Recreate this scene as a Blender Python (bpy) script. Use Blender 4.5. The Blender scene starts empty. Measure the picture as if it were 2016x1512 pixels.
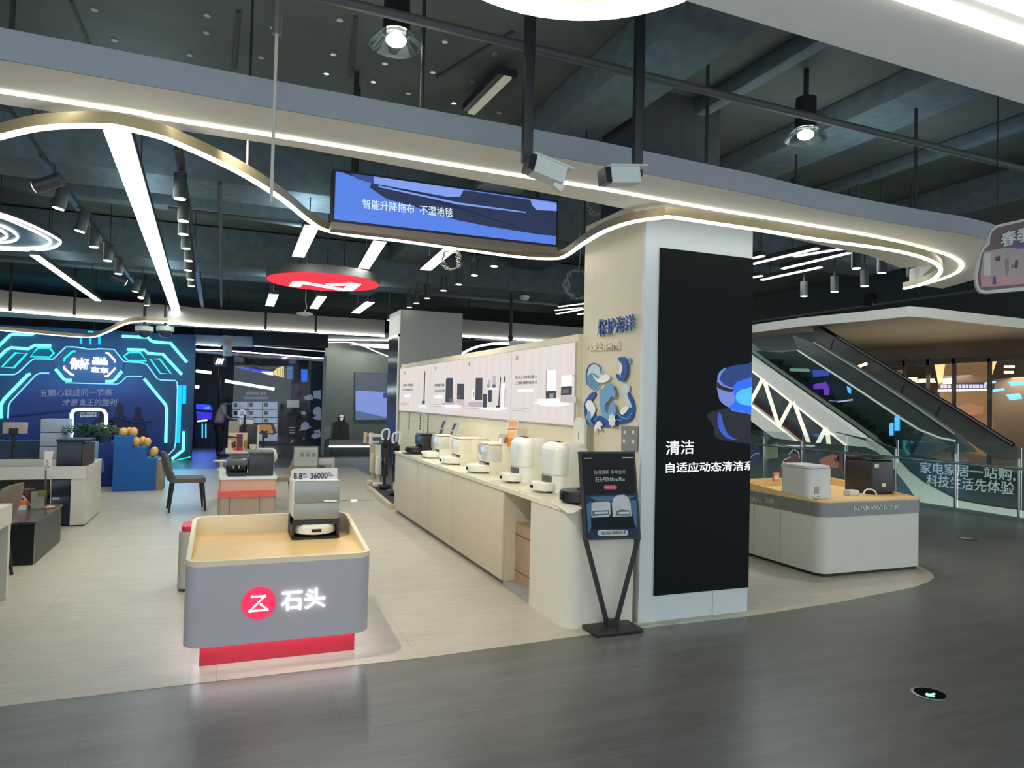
import bpy, bmesh, math, random
from mathutils import Vector, Matrix
random.seed(7)
S = bpy.context.scene
C = S.collection
PI = math.pi

# ------------------------------------------------------------------ camera, world, exposure
EYE = 1.65                                   # camera height in metres
FOC = 1400.0                                 # focal length in pixels of the 2016 x 1512 frame
CX, CY = 1008.0, 756.0
_y = Vector(((445-CX)/FOC, (778-CY)/FOC, 1)).normalized()
_x = Vector(((4400-CX)/FOC, (872-CY)/FOC, 1)).normalized()
_x = (_x - _x.dot(_y)*_y).normalized()
_z = _x.cross(_y)
RW = Matrix((_x, _y, _z))                    # camera frame (x right, y down, z ahead) -> world
cam = bpy.data.cameras.new('camera'); cam.lens = FOC/2016*36; cam.sensor_width = 36
cam.clip_start = .02; cam.clip_end = 200
camo = bpy.data.objects.new('camera', cam); C.objects.link(camo)
_r, _d, _f = RW @ Vector((1,0,0)), RW @ Vector((0,1,0)), RW @ Vector((0,0,1))
camo.matrix_world = Matrix((( _r.x, -_d.x, -_f.x, 0), (_r.y, -_d.y, -_f.y, 0), (_r.z, -_d.z, -_f.z, EYE), (0,0,0,1)))
S.camera = camo
S.view_settings.view_transform = 'Standard'; S.view_settings.look = 'None'
S.view_settings.gamma = 1; S.view_settings.use_curve_mapping = False
S.view_settings.exposure = 0.0
wd = bpy.data.worlds.new('world'); S.world = wd; wd.use_nodes = True
wd.node_tree.nodes['Background'].inputs[0].default_value = (.69, .76, .81, 1)
wd.node_tree.nodes['Background'].inputs[1].default_value = 2.15

# ------------------------------------------------------------------ measuring: where a sight line meets a plane of the place
KSPOT, KAREA, KPANEL, KNEON, KUP = .28, 1.0, .36, .25, .28     # dimmers of the shop's spotlights, area lamps, ceiling panels, neon spill and added upward fill
EYEP = Vector((0, 0, EYE))
def sight(px, py): return RW @ Vector(((px-CX)/FOC, (py-CY)/FOC, 1))
def onZ(px, py, z=0.0): d = sight(px, py); return EYEP + d*((z-EYE)/d.z)
def onY(px, py, Y): d = sight(px, py); return EYEP + d*(Y/d.y)
def onX(px, py, X): d = sight(px, py); return EYEP + d*(X/d.x)
def PZ(z): return lambda a, b: onZ(a, b, z)
def PY(y): return lambda a, b: onY(a, b, y)
def PX(x): return lambda a, b: onX(a, b, x)
def V(*a): return Vector(a)

# ------------------------------------------------------------------ materials
def lin(c): c = c/255; return c/12.92 if c <= .04045 else ((c+.055)/1.055)**2.4
def rgb(c): return (lin(c[0]), lin(c[1]), lin(c[2]), 1)
MATS = {}
def M(name, c, rough=.5, metal=0, noise=.06, scale=9, stretch=(1,1,1), bump=0, em=None, es=0, alpha=1, spec=.5, coat=0):
    if name in MATS: return MATS[name]
    m = bpy.data.materials.new(name); m.use_nodes = True; nt = m.node_tree; N = nt.nodes; L = nt.links
    b = N['Principled BSDF']; b.inputs['Roughness'].default_value = rough; b.inputs['Metallic'].default_value = metal
    b.inputs['Specular IOR Level'].default_value = spec; b.inputs['Coat Weight'].default_value = coat
    tc = N.new('ShaderNodeTexCoord'); mp = N.new('ShaderNodeMapping'); mp.inputs['Scale'].default_value = stretch
    nz = N.new('ShaderNodeTexNoise'); nz.inputs['Scale'].default_value = scale; nz.inputs['Detail'].default_value = 5
    L.new(tc.outputs['Object'], mp.inputs[0]); L.new(mp.outputs[0], nz.inputs['Vector'])
    mx = N.new('ShaderNodeMix'); mx.data_type = 'RGBA'; base = rgb(c)
    mx.inputs[6].default_value = tuple(v*(1-noise*2) for v in base[:3])+(1,)
    mx.inputs[7].default_value = tuple(min(1, v*(1+noise*2)) for v in base[:3])+(1,)
    L.new(nz.outputs[0], mx.inputs[0]); L.new(mx.outputs[2], b.inputs['Base Color'])
    if bump:
        bp = N.new('ShaderNodeBump'); bp.inputs['Strength'].default_value = bump; bp.inputs['Distance'].default_value = .01
        L.new(nz.outputs[0], bp.inputs['Height']); L.new(bp.outputs[0], b.inputs['Normal'])
    if em: b.inputs['Emission Color'].default_value = rgb(em); b.inputs['Emission Strength'].default_value = es
    if alpha < 1: b.inputs['Alpha'].default_value = alpha
    MATS[name] = m; return m
def glass(name, tint=(235,245,243), refl=.08, dens=1.0):
    if name in MATS: return MATS[name]
    m = bpy.data.materials.new(name); m.use_nodes = True; nt = m.node_tree; N = nt.nodes; L = nt.links
    N.remove(N['Principled BSDF'])
    t = N.new('ShaderNodeBsdfTransparent'); t.inputs[0].default_value = rgb(tint)
    g = N.new('ShaderNodeBsdfGlossy'); g.inputs['Roughness'].default_value = .03; g.inputs[0].default_value = (.9,.95,.95,1)
    lw = N.new('ShaderNodeLayerWeight'); lw.inputs[0].default_value = .25
    mr = N.new('ShaderNodeMapRange'); mr.inputs[3].default_value = refl; mr.inputs[4].default_value = .6
    L.new(lw.outputs['Fresnel'], mr.inputs[0])
    mx = N.new('ShaderNodeMixShader'); L.new(mr.outputs[0], mx.inputs[0]); L.new(t.outputs[0], mx.inputs[1]); L.new(g.outputs[0], mx.inputs[2])
    L.new(mx.outputs[0], N['Material Output'].inputs[0]); MATS[name] = m; return m
def E_(name, c, s): return M(name, (20,20,20), .6, em=c, es=s, noise=.02)

# ------------------------------------------------------------------ mesh builder
class G:
    def __init__(s): s.b = bmesh.new()
    def quadbox(s, P):                       # 8 points: bottom ring then top ring
        v = [s.b.verts.new(p) for p in P]
        for f in ((3,2,1,0),(4,5,6,7),(0,1,5,4),(1,2,6,5),(2,3,7,6),(3,0,4,7)): s.b.faces.new([v[i] for i in f])
        return v
    def box(s, x0, y0, z0, x1, y1, z1, bev=0, seg=2):
        v = s.quadbox([(x0,y0,z0),(x1,y0,z0),(x1,y1,z0),(x0,y1,z0),(x0,y0,z1),(x1,y0,z1),(x1,y1,z1),(x0,y1,z1)])
        if bev:
            ed = {e for q in v for e in q.link_edges}
            bmesh.ops.bevel(s.b, geom=list(ed), offset=bev, segments=seg, affect='EDGES', profile=.5)
        return s
    def slab(s, pts, off):                   # flat outline pushed along off
        off = Vector(off); n = len(pts)
        a = [s.b.verts.new(p) for p in pts]; c = [s.b.verts.new(Vector(p)+off) for p in pts]
        s.b.faces.new(a[::-1]); s.b.faces.new(c)
        for i in range(n): s.b.faces.new((a[i], a[(i+1)%n], c[(i+1)%n], c[i]))
        return s
    def rslab(s, x0, y0, x1, y1, r, z0, z1, seg=6, corners=(1,1,1,1)):
        return s.slab([(x, y, z0) for x, y in rrect(x0, y0, x1, y1, r, seg, corners)], (0,0,z1-z0))
    def cyl(s, a, b, r, r2=None, seg=20, cap=True):
        a, b = Vector(a), Vector(b); r2 = r if r2 is None else r2
        d = (b-a).normalized(); u = d.orthogonal().normalized(); w = d.cross(u)
        A = []; B = []
        for i in range(seg):
            t = 2*PI*i/seg; k = u*math.cos(t)+w*math.sin(t)
            A.append(s.b.verts.new(a+k*r)); B.append(s.b.verts.new(b+k*r2))
        for i in range(seg): s.b.faces.new((A[i], A[(i+1)%seg], B[(i+1)%seg], B[i]))
        if cap: s.b.faces.new(A[::-1]); s.b.faces.new(B)
        return s
    def tube(s, pts, r, seg=8, closed=False):
        pts = [Vector(p) for p in pts]; n = len(pts); rings = []; u = None
        for i, p in enumerate(pts):
            if closed: d = pts[(i+1)%n]-pts[i-1]
            else: d = pts[min(i+1, n-1)]-pts[max(i-1, 0)]
            d.normalize()
            if u is None: u = d.orthogonal().normalized()
            else:
                u = u-d*u.dot(d); u = u.normalized() if u.length > 1e-6 else d.orthogonal().normalized()
            w = d.cross(u); rr = r[i] if isinstance(r, (list, tuple)) else r
            rings.append([s.b.verts.new(p+(u*math.cos(2*PI*k/seg)+w*math.sin(2*PI*k/seg))*rr) for k in range(seg)])
        for i in range(n if closed else n-1):
            A, B = rings[i], rings[(i+1)%n]
            for k in range(seg): s.b.faces.new((A[k], A[(k+1)%seg], B[(k+1)%seg], B[k]))
        if not closed: s.b.faces.new(rings[0][::-1]); s.b.faces.new(rings[-1])
        return s
    def bar(s, a, b, w, h, up=(0,0,1)):      # rectangular bar from a to b
        a, b = Vector(a), Vector(b); d = (b-a).normalized(); u = d.cross(Vector(up))
        u = u.normalized() if u.length > 1e-5 else d.orthogonal().normalized(); v = u.cross(d)
        k = [u*(-w/2)-v*(h/2), u*(w/2)-v*(h/2), u*(w/2)+v*(h/2), u*(-w/2)+v*(h/2)]
        s.quadbox([a+q for q in k]+[b+q for q in k]); return s
    def sph(s, c, r, seg=16, rings=10, rot=None):
        r = (r,r,r) if not isinstance(r, (tuple, list)) else r
        mt = Matrix.Translation(c) @ (rot.to_4x4() if rot else Matrix.Identity(4)) @ Matrix.Diagonal((*r, 1))
        bmesh.ops.create_uvsphere(s.b, u_segments=seg, v_segments=rings, radius=1, matrix=mt); return s
    def lathe(s, c, prof, seg=24):
        c = Vector(c); R = []
        for r, z in prof: R.append([s.b.verts.new(c+V(r*math.cos(2*PI*k/seg), r*math.sin(2*PI*k/seg), z)) for k in range(seg)])
        for A, B in zip(R, R[1:]):
            for k in range(seg): s.b.faces.new((A[k], A[(k+1)%seg], B[(k+1)%seg], B[k]))
        s.b.faces.new(R[0][::-1]); s.b.faces.new(R[-1]); return s
    def ribbon(s, pts, w, z0, z1, closed=False):   # upright band following a plan path
        n = len(pts); L = []; R = []
        for i in range(n):
            p = Vector(pts[i][:2])
            d = Vector(pts[(i+1)%n][:2])-Vector(pts[i-1][:2]) if closed else Vector(pts[min(i+1,n-1)][:2])-Vector(pts[max(i-1,0)][:2])
            d.normalize(); k = Vector((-d.y, d.x))*w/2
            L.append((p+k)); R.append((p-k))
        ring = [[s.b.verts.new((q.x, q.y, z)) for q, z in ((L[i],z0),(R[i],z0),(R[i],z1),(L[i],z1))] for i in range(n)]
        for i in range(n if closed else n-1):
            A, B = ring[i], ring[(i+1)%n]
            for k in range(4): s.b.faces.new((A[k], A[(k+1)%4], B[(k+1)%4], B[k]))
        if not closed: s.b.faces.new(ring[0][::-1]); s.b.faces.new(ring[-1])
        return s
def rrect(x0, y0, x1, y1, r, seg=6, corners=(1,1,1,1)):
    P = []
    for (cx, cy, a0, on, qx, qy) in ((x0+r,y0+r,PI,corners[0],x0,y0),(x1-r,y0+r,1.5*PI,corners[1],x1,y0),(x1-r,y1-r,0,corners[2],x1,y1),(x0+r,y1-r,.5*PI,corners[3],x0,y1)):
        if on and r > 0:
            for i in range(seg+1): P.append((cx+r*math.cos(a0+PI/2*i/seg), cy+r*math.sin(a0+PI/2*i/seg)))
        else: P.append((qx, qy))
    return P
def smooth(pts, n=8, closed=False):          # Catmull-Rom through points
    pts = [Vector(p) for p in pts]; m = len(pts); out = []
    for i in range(m if closed else m-1):
        g = (lambda k: pts[k%m]) if closed else (lambda k: pts[max(0, min(m-1, k))])
        a, b, c, d = g(i-1), g(i), g(i+1), g(i+2)
        for k in range(n):
            t = k/n
            out.append(.5*((2*b)+(c-a)*t+(2*a-5*b+4*c-d)*t*t+(3*b-a-3*c+d)*t**3))
    if not closed: out.append(pts[-1])
    return out
def wmat(o):
    m = o.matrix_basis.copy()
    while o.parent: o = o.parent; m = o.matrix_basis @ m
    return m
def obj(name, g, mat, parent=None, label=None, cat=None, group=None, kind=None, local=False, ang=38, flat=False):
    bm = g.b if isinstance(g, G) else g
    bmesh.ops.recalc_face_normals(bm, faces=bm.faces)
    me = bpy.data.meshes.new(name); off = V(0,0,0)
    if parent is None and not local:
        xs = [v.co for v in bm.verts]
        off = V((min(p.x for p in xs)+max(p.x for p in xs))/2, (min(p.y for p in xs)+max(p.y for p in xs))/2, min(p.z for p in xs))
        bmesh.ops.translate(bm, verts=bm.verts, vec=-off)
    elif parent is not None and not local: bmesh.ops.transform(bm, verts=bm.verts, matrix=wmat(parent).inverted())
    bm.to_mesh(me); bm.free()
    if not flat:
        for p in me.polygons: p.use_smooth = True
        me.set_sharp_from_angle(angle=math.radians(ang))
    me.materials.append(mat)
    o = bpy.data.objects.new(name, me); C.objects.link(o); o.location = off
    if parent: o.parent = parent
    tag(o, label, cat, group, kind); return o
def tag(o, label=None, cat=None, group=None, kind=None):
    if label: o['label'] = label
    if cat: o['category'] = cat
    if group: o['group'] = group
    if kind: o['kind'] = kind
    return o
def thing(name, label, cat, loc=(0,0,0), rz=0, group=None):
    o = bpy.data.objects.new(name, None); C.objects.link(o); o.location = loc; o.rotation_euler = (0,0,rz); o.empty_display_size = .1
    return tag(o, label, cat, group)
def dup(root, loc, rz=0, label=None, group=None, sc=None):
    def cp(o, par):
        c = o.copy(); C.objects.link(c)
        if par: c.parent = par
        for k in o.children: cp(k, c)
        return c
    r = cp(root, None); r.location = loc; r.rotation_euler = (0,0,rz)
    if sc: r.scale = sc
    if label: r['label'] = label
    if group: r['group'] = group
    return r
def struct(name, g, mat, **k): return obj(name, g, mat, kind='structure', **k)
ORD = 'first second third fourth fifth sixth seventh eighth ninth tenth eleventh twelfth thirteenth fourteenth'.split()

# lettering: the built-in font turned into meshes
_TX = {}
def glyphs(s, bold):
    if (s, bold) not in _TX:
        cu = bpy.data.curves.new('t', 'FONT'); cu.body = s; cu.offset = bold; cu.extrude = .05; cu.resolution_u = 3
        o = bpy.data.objects.new('t', cu); C.objects.link(o)
        dg = bpy.context.evaluated_depsgraph_get(); me = bpy.data.meshes.new_from_object(o.evaluated_get(dg))
        P = [v.co.copy() for v in me.vertices]; F = [tuple(p.vertices) for p in me.polygons]
        bpy.data.objects.remove(o); bpy.data.curves.remove(cu); bpy.data.meshes.remove(me)
        lo = [min(p[i] for p in P) for i in range(3)]; hi = [max(p[i] for p in P) for i in range(3)]
        P = [[(p[i]-lo[i])/max(1e-6, hi[i]-lo[i]) for i in range(3)] for p in P]
        _TX[(s, bold)] = (P, F)
    return _TX[(s, bold)]
def text(name, s, mat, bl, br, tl, parent=None, d=.004, bold=0.0, clip=None, **k):
    """letters filling the parallelogram bottom-left, bottom-right, top-left, standing d proud of it"""
    bl, br, tl = Vector(bl), Vector(br), Vector(tl); u, v = br-bl, tl-bl; n = u.cross(v).normalized()*d
    P, F = glyphs(s, bold); g = G(); vs = [g.b.verts.new(bl+u*p[0]+v*p[1]+n*p[2]) for p in P]
    for f in F:
        if len(set(f)) > 2:
            try: g.b.faces.new([vs[i] for i in f])
            except ValueError: pass
    if clip:
        bmesh.ops.bisect_plane(g.b, geom=g.b.verts[:]+g.b.edges[:]+g.b.faces[:], plane_co=clip[0], plane_no=clip[1], clear_outer=True)
    return obj(name, g, mat, parent, flat=True, **k)
def ptext(name, s, mat, plane, tl, tr, bl, parent=None, d=.004, bold=0.0, **k):
    a, b, c = plane(*tl), plane(*tr), plane(*bl)
    return text(name, s, mat, c, c+(b-a), a, parent, d, bold, **k)
def toward(p): return (EYEP-p).normalized()
def plate(pts, plane, off): return G().slab([plane(*p) for p in pts], off)

# ------------------------------------------------------------------ lamps
def spot(loc, target, watts, size=70, blend=.7, col=(1,.93,.82), rad=.05, name='spot_beam'):
    l = bpy.data.lights.new(name, 'SPOT'); l.energy = watts*KSPOT; l.spot_size = math.radians(size); l.spot_blend = blend; l.color = col; l.shadow_soft_size = rad
    o = bpy.data.objects.new(name, l); C.objects.link(o); o.location = loc
    o.rotation_euler = (Vector(target)-Vector(loc)).to_track_quat('-Z', 'Y').to_euler(); return o
def area(loc, target, watts, sx, sy, col=(1,.97,.92), name='panel_light', up='Y'):
    l = bpy.data.lights.new(name, 'AREA'); l.shape = 'RECTANGLE'; l.size = sx; l.size_y = sy; l.energy = watts*(KNEON if 'glow' in name else KAREA); l.color = col
    o = bpy.data.objects.new(name, l); C.objects.link(o); o.location = loc
    o.rotation_euler = (Vector(target)-Vector(loc)).to_track_quat('-Z', up).to_euler(); return o

# ------------------------------------------------------------------ shared materials
white = M('white_paint', (222,222,214), .45)
cream = M('cream_paint', (222,212,184), .55)
bulk = M('bulkhead_paint', (232,230,220), .6, noise=.03)
black = M('black_plastic', (24,26,28), .4)
blackg = M('black_gloss', (14,15,17), .12)
dark = M('dark_metal', (40,44,47), .5, .3)
steel = M('brushed_steel', (170,172,170), .32, .85)
led = E_('led_white', (255,250,236), 6.5)
ledc = E_('led_cool', (240,252,250), 6.0)
panel_em = E_('panel_light', (252,255,248), 5.0)
inkb = M('ink_black', (35,33,34), .6)
glassm = glass('clear_glass')

# ================================================================== THE SETTING
def floor_mat():
    m = M('dark_floor', (100,101,96), .33, noise=.2, scale=1.6, stretch=(.7,5,1), bump=.0); nt = m.node_tree; N, L = nt.nodes, nt.links
    b = N['Principled BSDF']; mixn = [n for n in N if n.type == 'MIX'][0]; tc = [n for n in N if n.type == 'TEX_COORD'][0]
    bt = N.new('ShaderNodeTexBrick'); bt.inputs['Scale'].default_value = 1; bt.inputs['Brick Width'].default_value = 1.2; bt.inputs['Row Height'].default_value = .6
    bt.inputs['Mortar Size'].default_value = .004; bt.inputs[1].default_value = (1,1,1,1); bt.inputs[2].default_value = (.9,.91,.92,1); bt.inputs[3].default_value = (.8,.8,.8,1)
    L.new(tc.outputs['Object'], bt.inputs[0])
    n2 = N.new('ShaderNodeTexNoise'); n2.inputs['Scale'].default_value = 26; n2.inputs['Detail'].default_value = 6
    mp = N.new('ShaderNodeMapping'); mp.inputs['Scale'].default_value = (.25,2.2,1); L.new(tc.outputs['Object'], mp.inputs[0]); L.new(mp.outputs[0], n2.inputs[0])
    mr = N.new('ShaderNodeMapRange'); mr.inputs[3].default_value = .55; mr.inputs[4].default_value = 1.4; L.new(n2.outputs[0], mr.inputs[0])
    a = N.new('ShaderNodeMix'); a.data_type = 'RGBA'; a.blend_type = 'MULTIPLY'; a.inputs[0].default_value = 1
    L.new(mixn.outputs[2], a.inputs[6]); L.new(bt.outputs[0], a.inputs[7])
    c = N.new('ShaderNodeMix'); c.data_type = 'RGBA'; c.blend_type = 'MULTIPLY'; c.inputs[0].default_value = 1
    L.new(a.outputs[2], c.inputs[6]); L.new(mr.outputs[0], c.inputs[7]); L.new(c.outputs[2], b.inputs['Base Color'])
    r = N.new('ShaderNodeMapRange'); r.inputs[3].default_value = .28; r.inputs[4].default_value = .42; L.new(n2.outputs[0], r.inputs[0]); L.new(r.outputs[0], b.inputs['Roughness'])
    return m
g = G(); g.slab([(-14,-1.5,-.25),(11.62,-1.5,-.25),(11.62,34,-.25),(-14,34,-.25)], (0,0,.25))
struct('floor', g, floor_mat(), label='dark grey stone-look walkway floor', local=True)
edge = [onZ(*p) for p in [(1180,1247),(1300,1233),(1468,1214),(1560,1200),(1650,1186),(1740,1168),(1800,1156),(1830,1145),(1840,1137),(1833,1127),(1812,1116)]]
shop_fl = [V(-9,4.46,0), V(1.32,4.46,0)]+edge+[V(6.98,5.6,0), V(6.95,7.2,0), V(5.2,8.5,0), V(2.9,14,0), V(2.9,17.2,0), V(-9,17.2,0)]
def shop_floor_mat():
    m = M('beige_floor', (186,180,164), .42, noise=.07, scale=2.2, stretch=(1,2,1)); nt = m.node_tree; N, L = nt.nodes, nt.links
    mixn = [n for n in N if n.type == 'MIX'][0]; tc = [n for n in N if n.type == 'TEX_COORD'][0]
    bt = N.new('ShaderNodeTexBrick'); bt.inputs['Scale'].default_value = 1; bt.inputs['Brick Width'].default_value = 1.2; bt.inputs['Row Height'].default_value = 1.2; bt.offset = 0
    bt.inputs['Mortar Size'].default_value = .004; bt.inputs[1].default_value = (1,1,1,1); bt.inputs[2].default_value = (.93,.93,.93,1); bt.inputs[3].default_value = (.8,.8,.8,1)
    L.new(tc.outputs['Object'], bt.inputs[0])
    a = N.new('ShaderNodeMix'); a.data_type = 'RGBA'; a.blend_type = 'MULTIPLY'; a.inputs[0].default_value = 1
    L.new(mixn.outputs[2], a.inputs[6]); L.new(bt.outputs[0], a.inputs[7])
    n2 = N.new('ShaderNodeTexNoise'); n2.inputs['Scale'].default_value = 16; n2.inputs['Detail'].default_value = 8
    mp = N.new('ShaderNodeMapping'); mp.inputs['Scale'].default_value = (.3,1.6,1); L.new(tc.outputs['Object'], mp.inputs[0]); L.new(mp.outputs[0], n2.inputs[0])
    mr = N.new('ShaderNodeMapRange'); mr.inputs[3].default_value = .78; mr.inputs[4].default_value = 1.14; L.new(n2.outputs[0], mr.inputs[0])
    c = N.new('ShaderNodeMix'); c.data_type = 'RGBA'; c.blend_type = 'MULTIPLY'; c.inputs[0].default_value = 1
    L.new(a.outputs[2], c.inputs[6]); L.new(mr.outputs[0], c.inputs[7]); L.new(c.outputs[2], N['Principled BSDF'].inputs['Base Color'])
    return m
struct('floor', G().slab(shop_fl, (0,0,.003)), shop_floor_mat(), label='pale beige shop floor with a rounded end', local=True)

# ceiling void: dark slab, beams, insulation seams, sprinkler pipe
CZ = 4.25
ceilm = M('dark_ceiling', (80,88,86), .85, spec=.1, noise=.25, scale=1.3, bump=.3)
ceil = struct('ceiling', G().slab([(-14,-1.5,CZ),(11.6,-1.5,CZ),(11.6,34,CZ),(-14,34,CZ)], (0,0,.3)), ceilm, label='dark painted ceiling slab of the open void', local=True)
BEAMS = []
def HZ(x, y):                                # underside of whatever is overhead at x, y
    return min([CZ]+[b[4] for b in BEAMS if b[0]-.03 < x < b[2]+.03 and b[1]-.03 < y < b[3]+.03])-.001
beamm = M('dark_beam', (88,102,108), .8, spec=.12, noise=.18)
for x0, w, dz in ((-2.2,.35,.5),(-.45,.06,.12),(.55,.45,.42),(2.45,.5,.3),(3.6,.12,.14),(4.7,.55,.2),(6.3,.12,.12),(7.6,.6,.2)):
    y9 = 3.2 if x0 < 2 and w < .5 else 16; BEAMS.append((x0,-2,x0+w,y9,CZ-dz))
    struct('ceiling_beam', G().box(x0, -2, CZ-dz, x0+w, y9, CZ, .02), beamm, label='dark beam running into the shop above the void')
for y0, w, dz in ((7.4,.7,.55),(9.6,.25,.3),(11.8,.8,.6),(14.6,.3,.35)):
    BEAMS.append((-12,y0,9,y0+w,CZ-dz))
    struct('ceiling_beam', G().box(-12, y0, CZ-dz, 9, y0+w, CZ-.02, .02), beamm, label='dark duct crossing the shop ceiling')
pm = M('pipe_grey', (66,72,74), .6)
a, b = onZ(815,38,3.68), onZ(1990,326,3.68)
pipe = obj('sprinkler_pipe', G().cyl(a-(b-a)*.6, b+(b-a)*.4, .026), pm, label='thin dark grey pipe crossing the open ceiling void in front', cat='pipe')
a, b = onZ(330,410,3.6), onZ(620,447,3.6)
obj('sprinkler_pipe', G().cyl(a, b+(b-a)*.3, .022), pm, label='thin light grey pipe crossing the shop ceiling above the short light panels', cat='pipe')
a, b = onZ(433,360,3.5), onZ(436,610,3.5)
obj('conduit_pipe', G().cyl(a, b, .02), pm, label='straight grey conduit running back along the ceiling beside the long lamp', cat='pipe')
pinm = M('zinc_pin', (190,192,186), .3, .8)
for px, py in ((186,17),(225,77),(408,28),(406,62),(374,106),(514,111),(538,52),(669,37),(657,105),(643,143),(758,123),(735,159),(852,140),(876,80),(974,106),(931,159),(894,201),(983,220),(804,182),(760,20),(1087,199),(1186,241)):
    p = onZ(px, py, CZ); obj('fixing_pin', G().cyl(p-V(0,0,.012), p, .022, seg=10), pinm, ceil)
sm_ = M('seam_black', (44,50,50), .8)
for pts in (((140,0),(180,95)),((470,20),(460,135)),((700,30),(690,150)),((860,150),(1010,60)),):
    a, b = onZ(*pts[0], CZ), onZ(*pts[1], CZ); obj('insulation_seam', G().bar(a-V(0,0,.008), b-V(0,0,.008), .022, .014), sm_, ceil)

# front bulkhead with its light line
ZS = 3.1
outer = [V(-7,3.72,ZS)]+[onZ(*p, ZS) for p in [(0,118),(600,225),(1180,325),(1480,383),(1600,410),(1720,433),(1815,449),(1890,460),(1945,472),(1988,487),(2010,508),(1985,532),(1917,551),(1856,568),(1815,562)]]
wave_px = [(-260,400),(-150,325),(-60,287),(0,269),(69,253),(139,247),(208,247),(243,251),(312,268),(347,281),(417,312),(486,347),(556,392),(608,434),(642,453),(700,464),(774,472),(912,491),(1017,505),(1086,509),(1114,503),(1150,478),(1190,455),(1242,437),(1300,428),(1323,427),(1405,439),(1487,451),(1610,471),(1733,488),(1794,500),(1835,514),(1852,529),(1843,545),(1815,559),(1780,568)]
ZW = 3.0
wave = smooth([onZ(*p, ZW) for p in wave_px], 4)
inner = [onZ(*p, ZS) for p in [(0,205),(600,293),(1100,385)]]+[V(3.1,4.62,ZS), V(4.2,4.68,ZS), V(5.5,4.9,ZS), V(6.3,5.2,ZS)]+[onZ(*p, ZS) for p in [(1835,524),(1812,548),(1790,555)]]
bulkh = struct('trim_1', G().slab(outer+inner[::-1]+[V(-7,4.3,ZS)], (0,0,.14)), bulk, label='cream bulkhead sweeping over the shop front', local=True)
obj('fascia', G().ribbon([V(p.x,p.y-.006,0) for p in outer[:13]], .01, ZS, ZS+.14), M('fascia_bluegrey', (142,150,158), .6, noise=.03), bulkh)
for x in (-3,-1,1,3,5): obj('hanger_rod', G().cyl((x,4,ZS+.1), (x,4,HZ(x,4)), .012, seg=8), dark, bulkh)
ledp = smooth([V(-7,4.11,ZS)]+[onZ(*p, ZS) for p in [(0,178),(300,228),(600,275),(900,325),(1180,370),(1400,410),(1600,443),(1740,468),(1830,490),(1875,505),(1893,520),(1885,535),(1850,550),(1805,563)]], 4)
obj('light_line', G().ribbon(ledp, .03, ZS-.009, ZS+.002), led, bulkh)
goldm = M('champagne_metal', (176,164,126), .38, .35)
wv = struct('trim_2', G().ribbon(wave, .035, ZW+.004, ZW+.064), goldm, label='champagne metal fin waving below the bulkhead', local=True)
obj('light_line', G().ribbon(wave, .034, ZW-.01, ZW+.004), led, wv)
for i in (44, 60, 74, 84): p = wave[i]; obj('hanger_rod', G().cyl((p.x,p.y,ZW+.05), (p.x,p.y,HZ(p.x,p.y)), .008, seg=8), dark, wv)
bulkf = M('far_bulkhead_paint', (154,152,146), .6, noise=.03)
# near bulkhead at the top right
far_e = [onZ(*p, ZS) for p in [(1345,0),(1600,77),(1800,138),(2016,205)]]
nb = struct('trim_3', G().slab([V(1.2,far_e[0].y-.04,ZS)]+far_e+[V(8.5,far_e[-1].y+.4,ZS), V(8.5,-1.4,ZS), V(1.2,-1.4,ZS)], (0,0,.16)), M('near_bulkhead_white', (228,232,230), .6, noise=.03), label='cream bulkhead overhead at the upper right', local=True)
for pp in (((1815,0),(2016,71)),((1975,0),(2016,15))):
    a, b = onZ(*pp[0], ZS), onZ(*pp[1], ZS); d = b-a
    obj('light_line', G().ribbon([a-d*1.2, a, b, b+d*4], .035, ZS-.02, ZS+.002), led, nb)
# far bulkhead across the back of the shop
YB = onZ(500,645,3.1).y
fp = [onZ(*p, 3.1) for p in [(-120,596),(0,608),(140,620),(280,630)]]
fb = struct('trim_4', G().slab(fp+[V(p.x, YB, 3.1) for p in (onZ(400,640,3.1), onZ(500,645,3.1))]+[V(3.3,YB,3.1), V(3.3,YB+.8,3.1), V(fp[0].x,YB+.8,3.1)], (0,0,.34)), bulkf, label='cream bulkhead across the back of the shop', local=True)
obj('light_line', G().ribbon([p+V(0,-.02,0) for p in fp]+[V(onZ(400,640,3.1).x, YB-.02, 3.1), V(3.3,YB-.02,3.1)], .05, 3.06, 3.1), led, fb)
for px in (19,146,523,622): p = onY(px, 630, YB-.25 if px > 300 else fp[1].y-.2); obj('hanger_rod', G().cyl((p.x,p.y,3.05), (p.x,p.y,HZ(p.x,p.y)), .025, seg=8), dark, fb)
w2 = smooth([onZ(*p, 2.8) for p in [(-120,640),(0,650),(90,658),(150,663),(185,663),(215,652),(245,638),(280,632),(330,634)]], 6)
w2o = struct('trim_5', G().ribbon(w2, .035, 2.804, 2.87), goldm, label='second waving metal fin before the neon wall', local=True)
obj('light_line', G().ribbon(w2, .033, 2.79, 2.804), led, w2o)
for k in (4, 24): p = w2[k]; obj('hanger_rod', G().cyl((p.x,p.y,2.87), (p.x,p.y,HZ(p.x,p.y)), .01, seg=8), dark, w2o)
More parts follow.
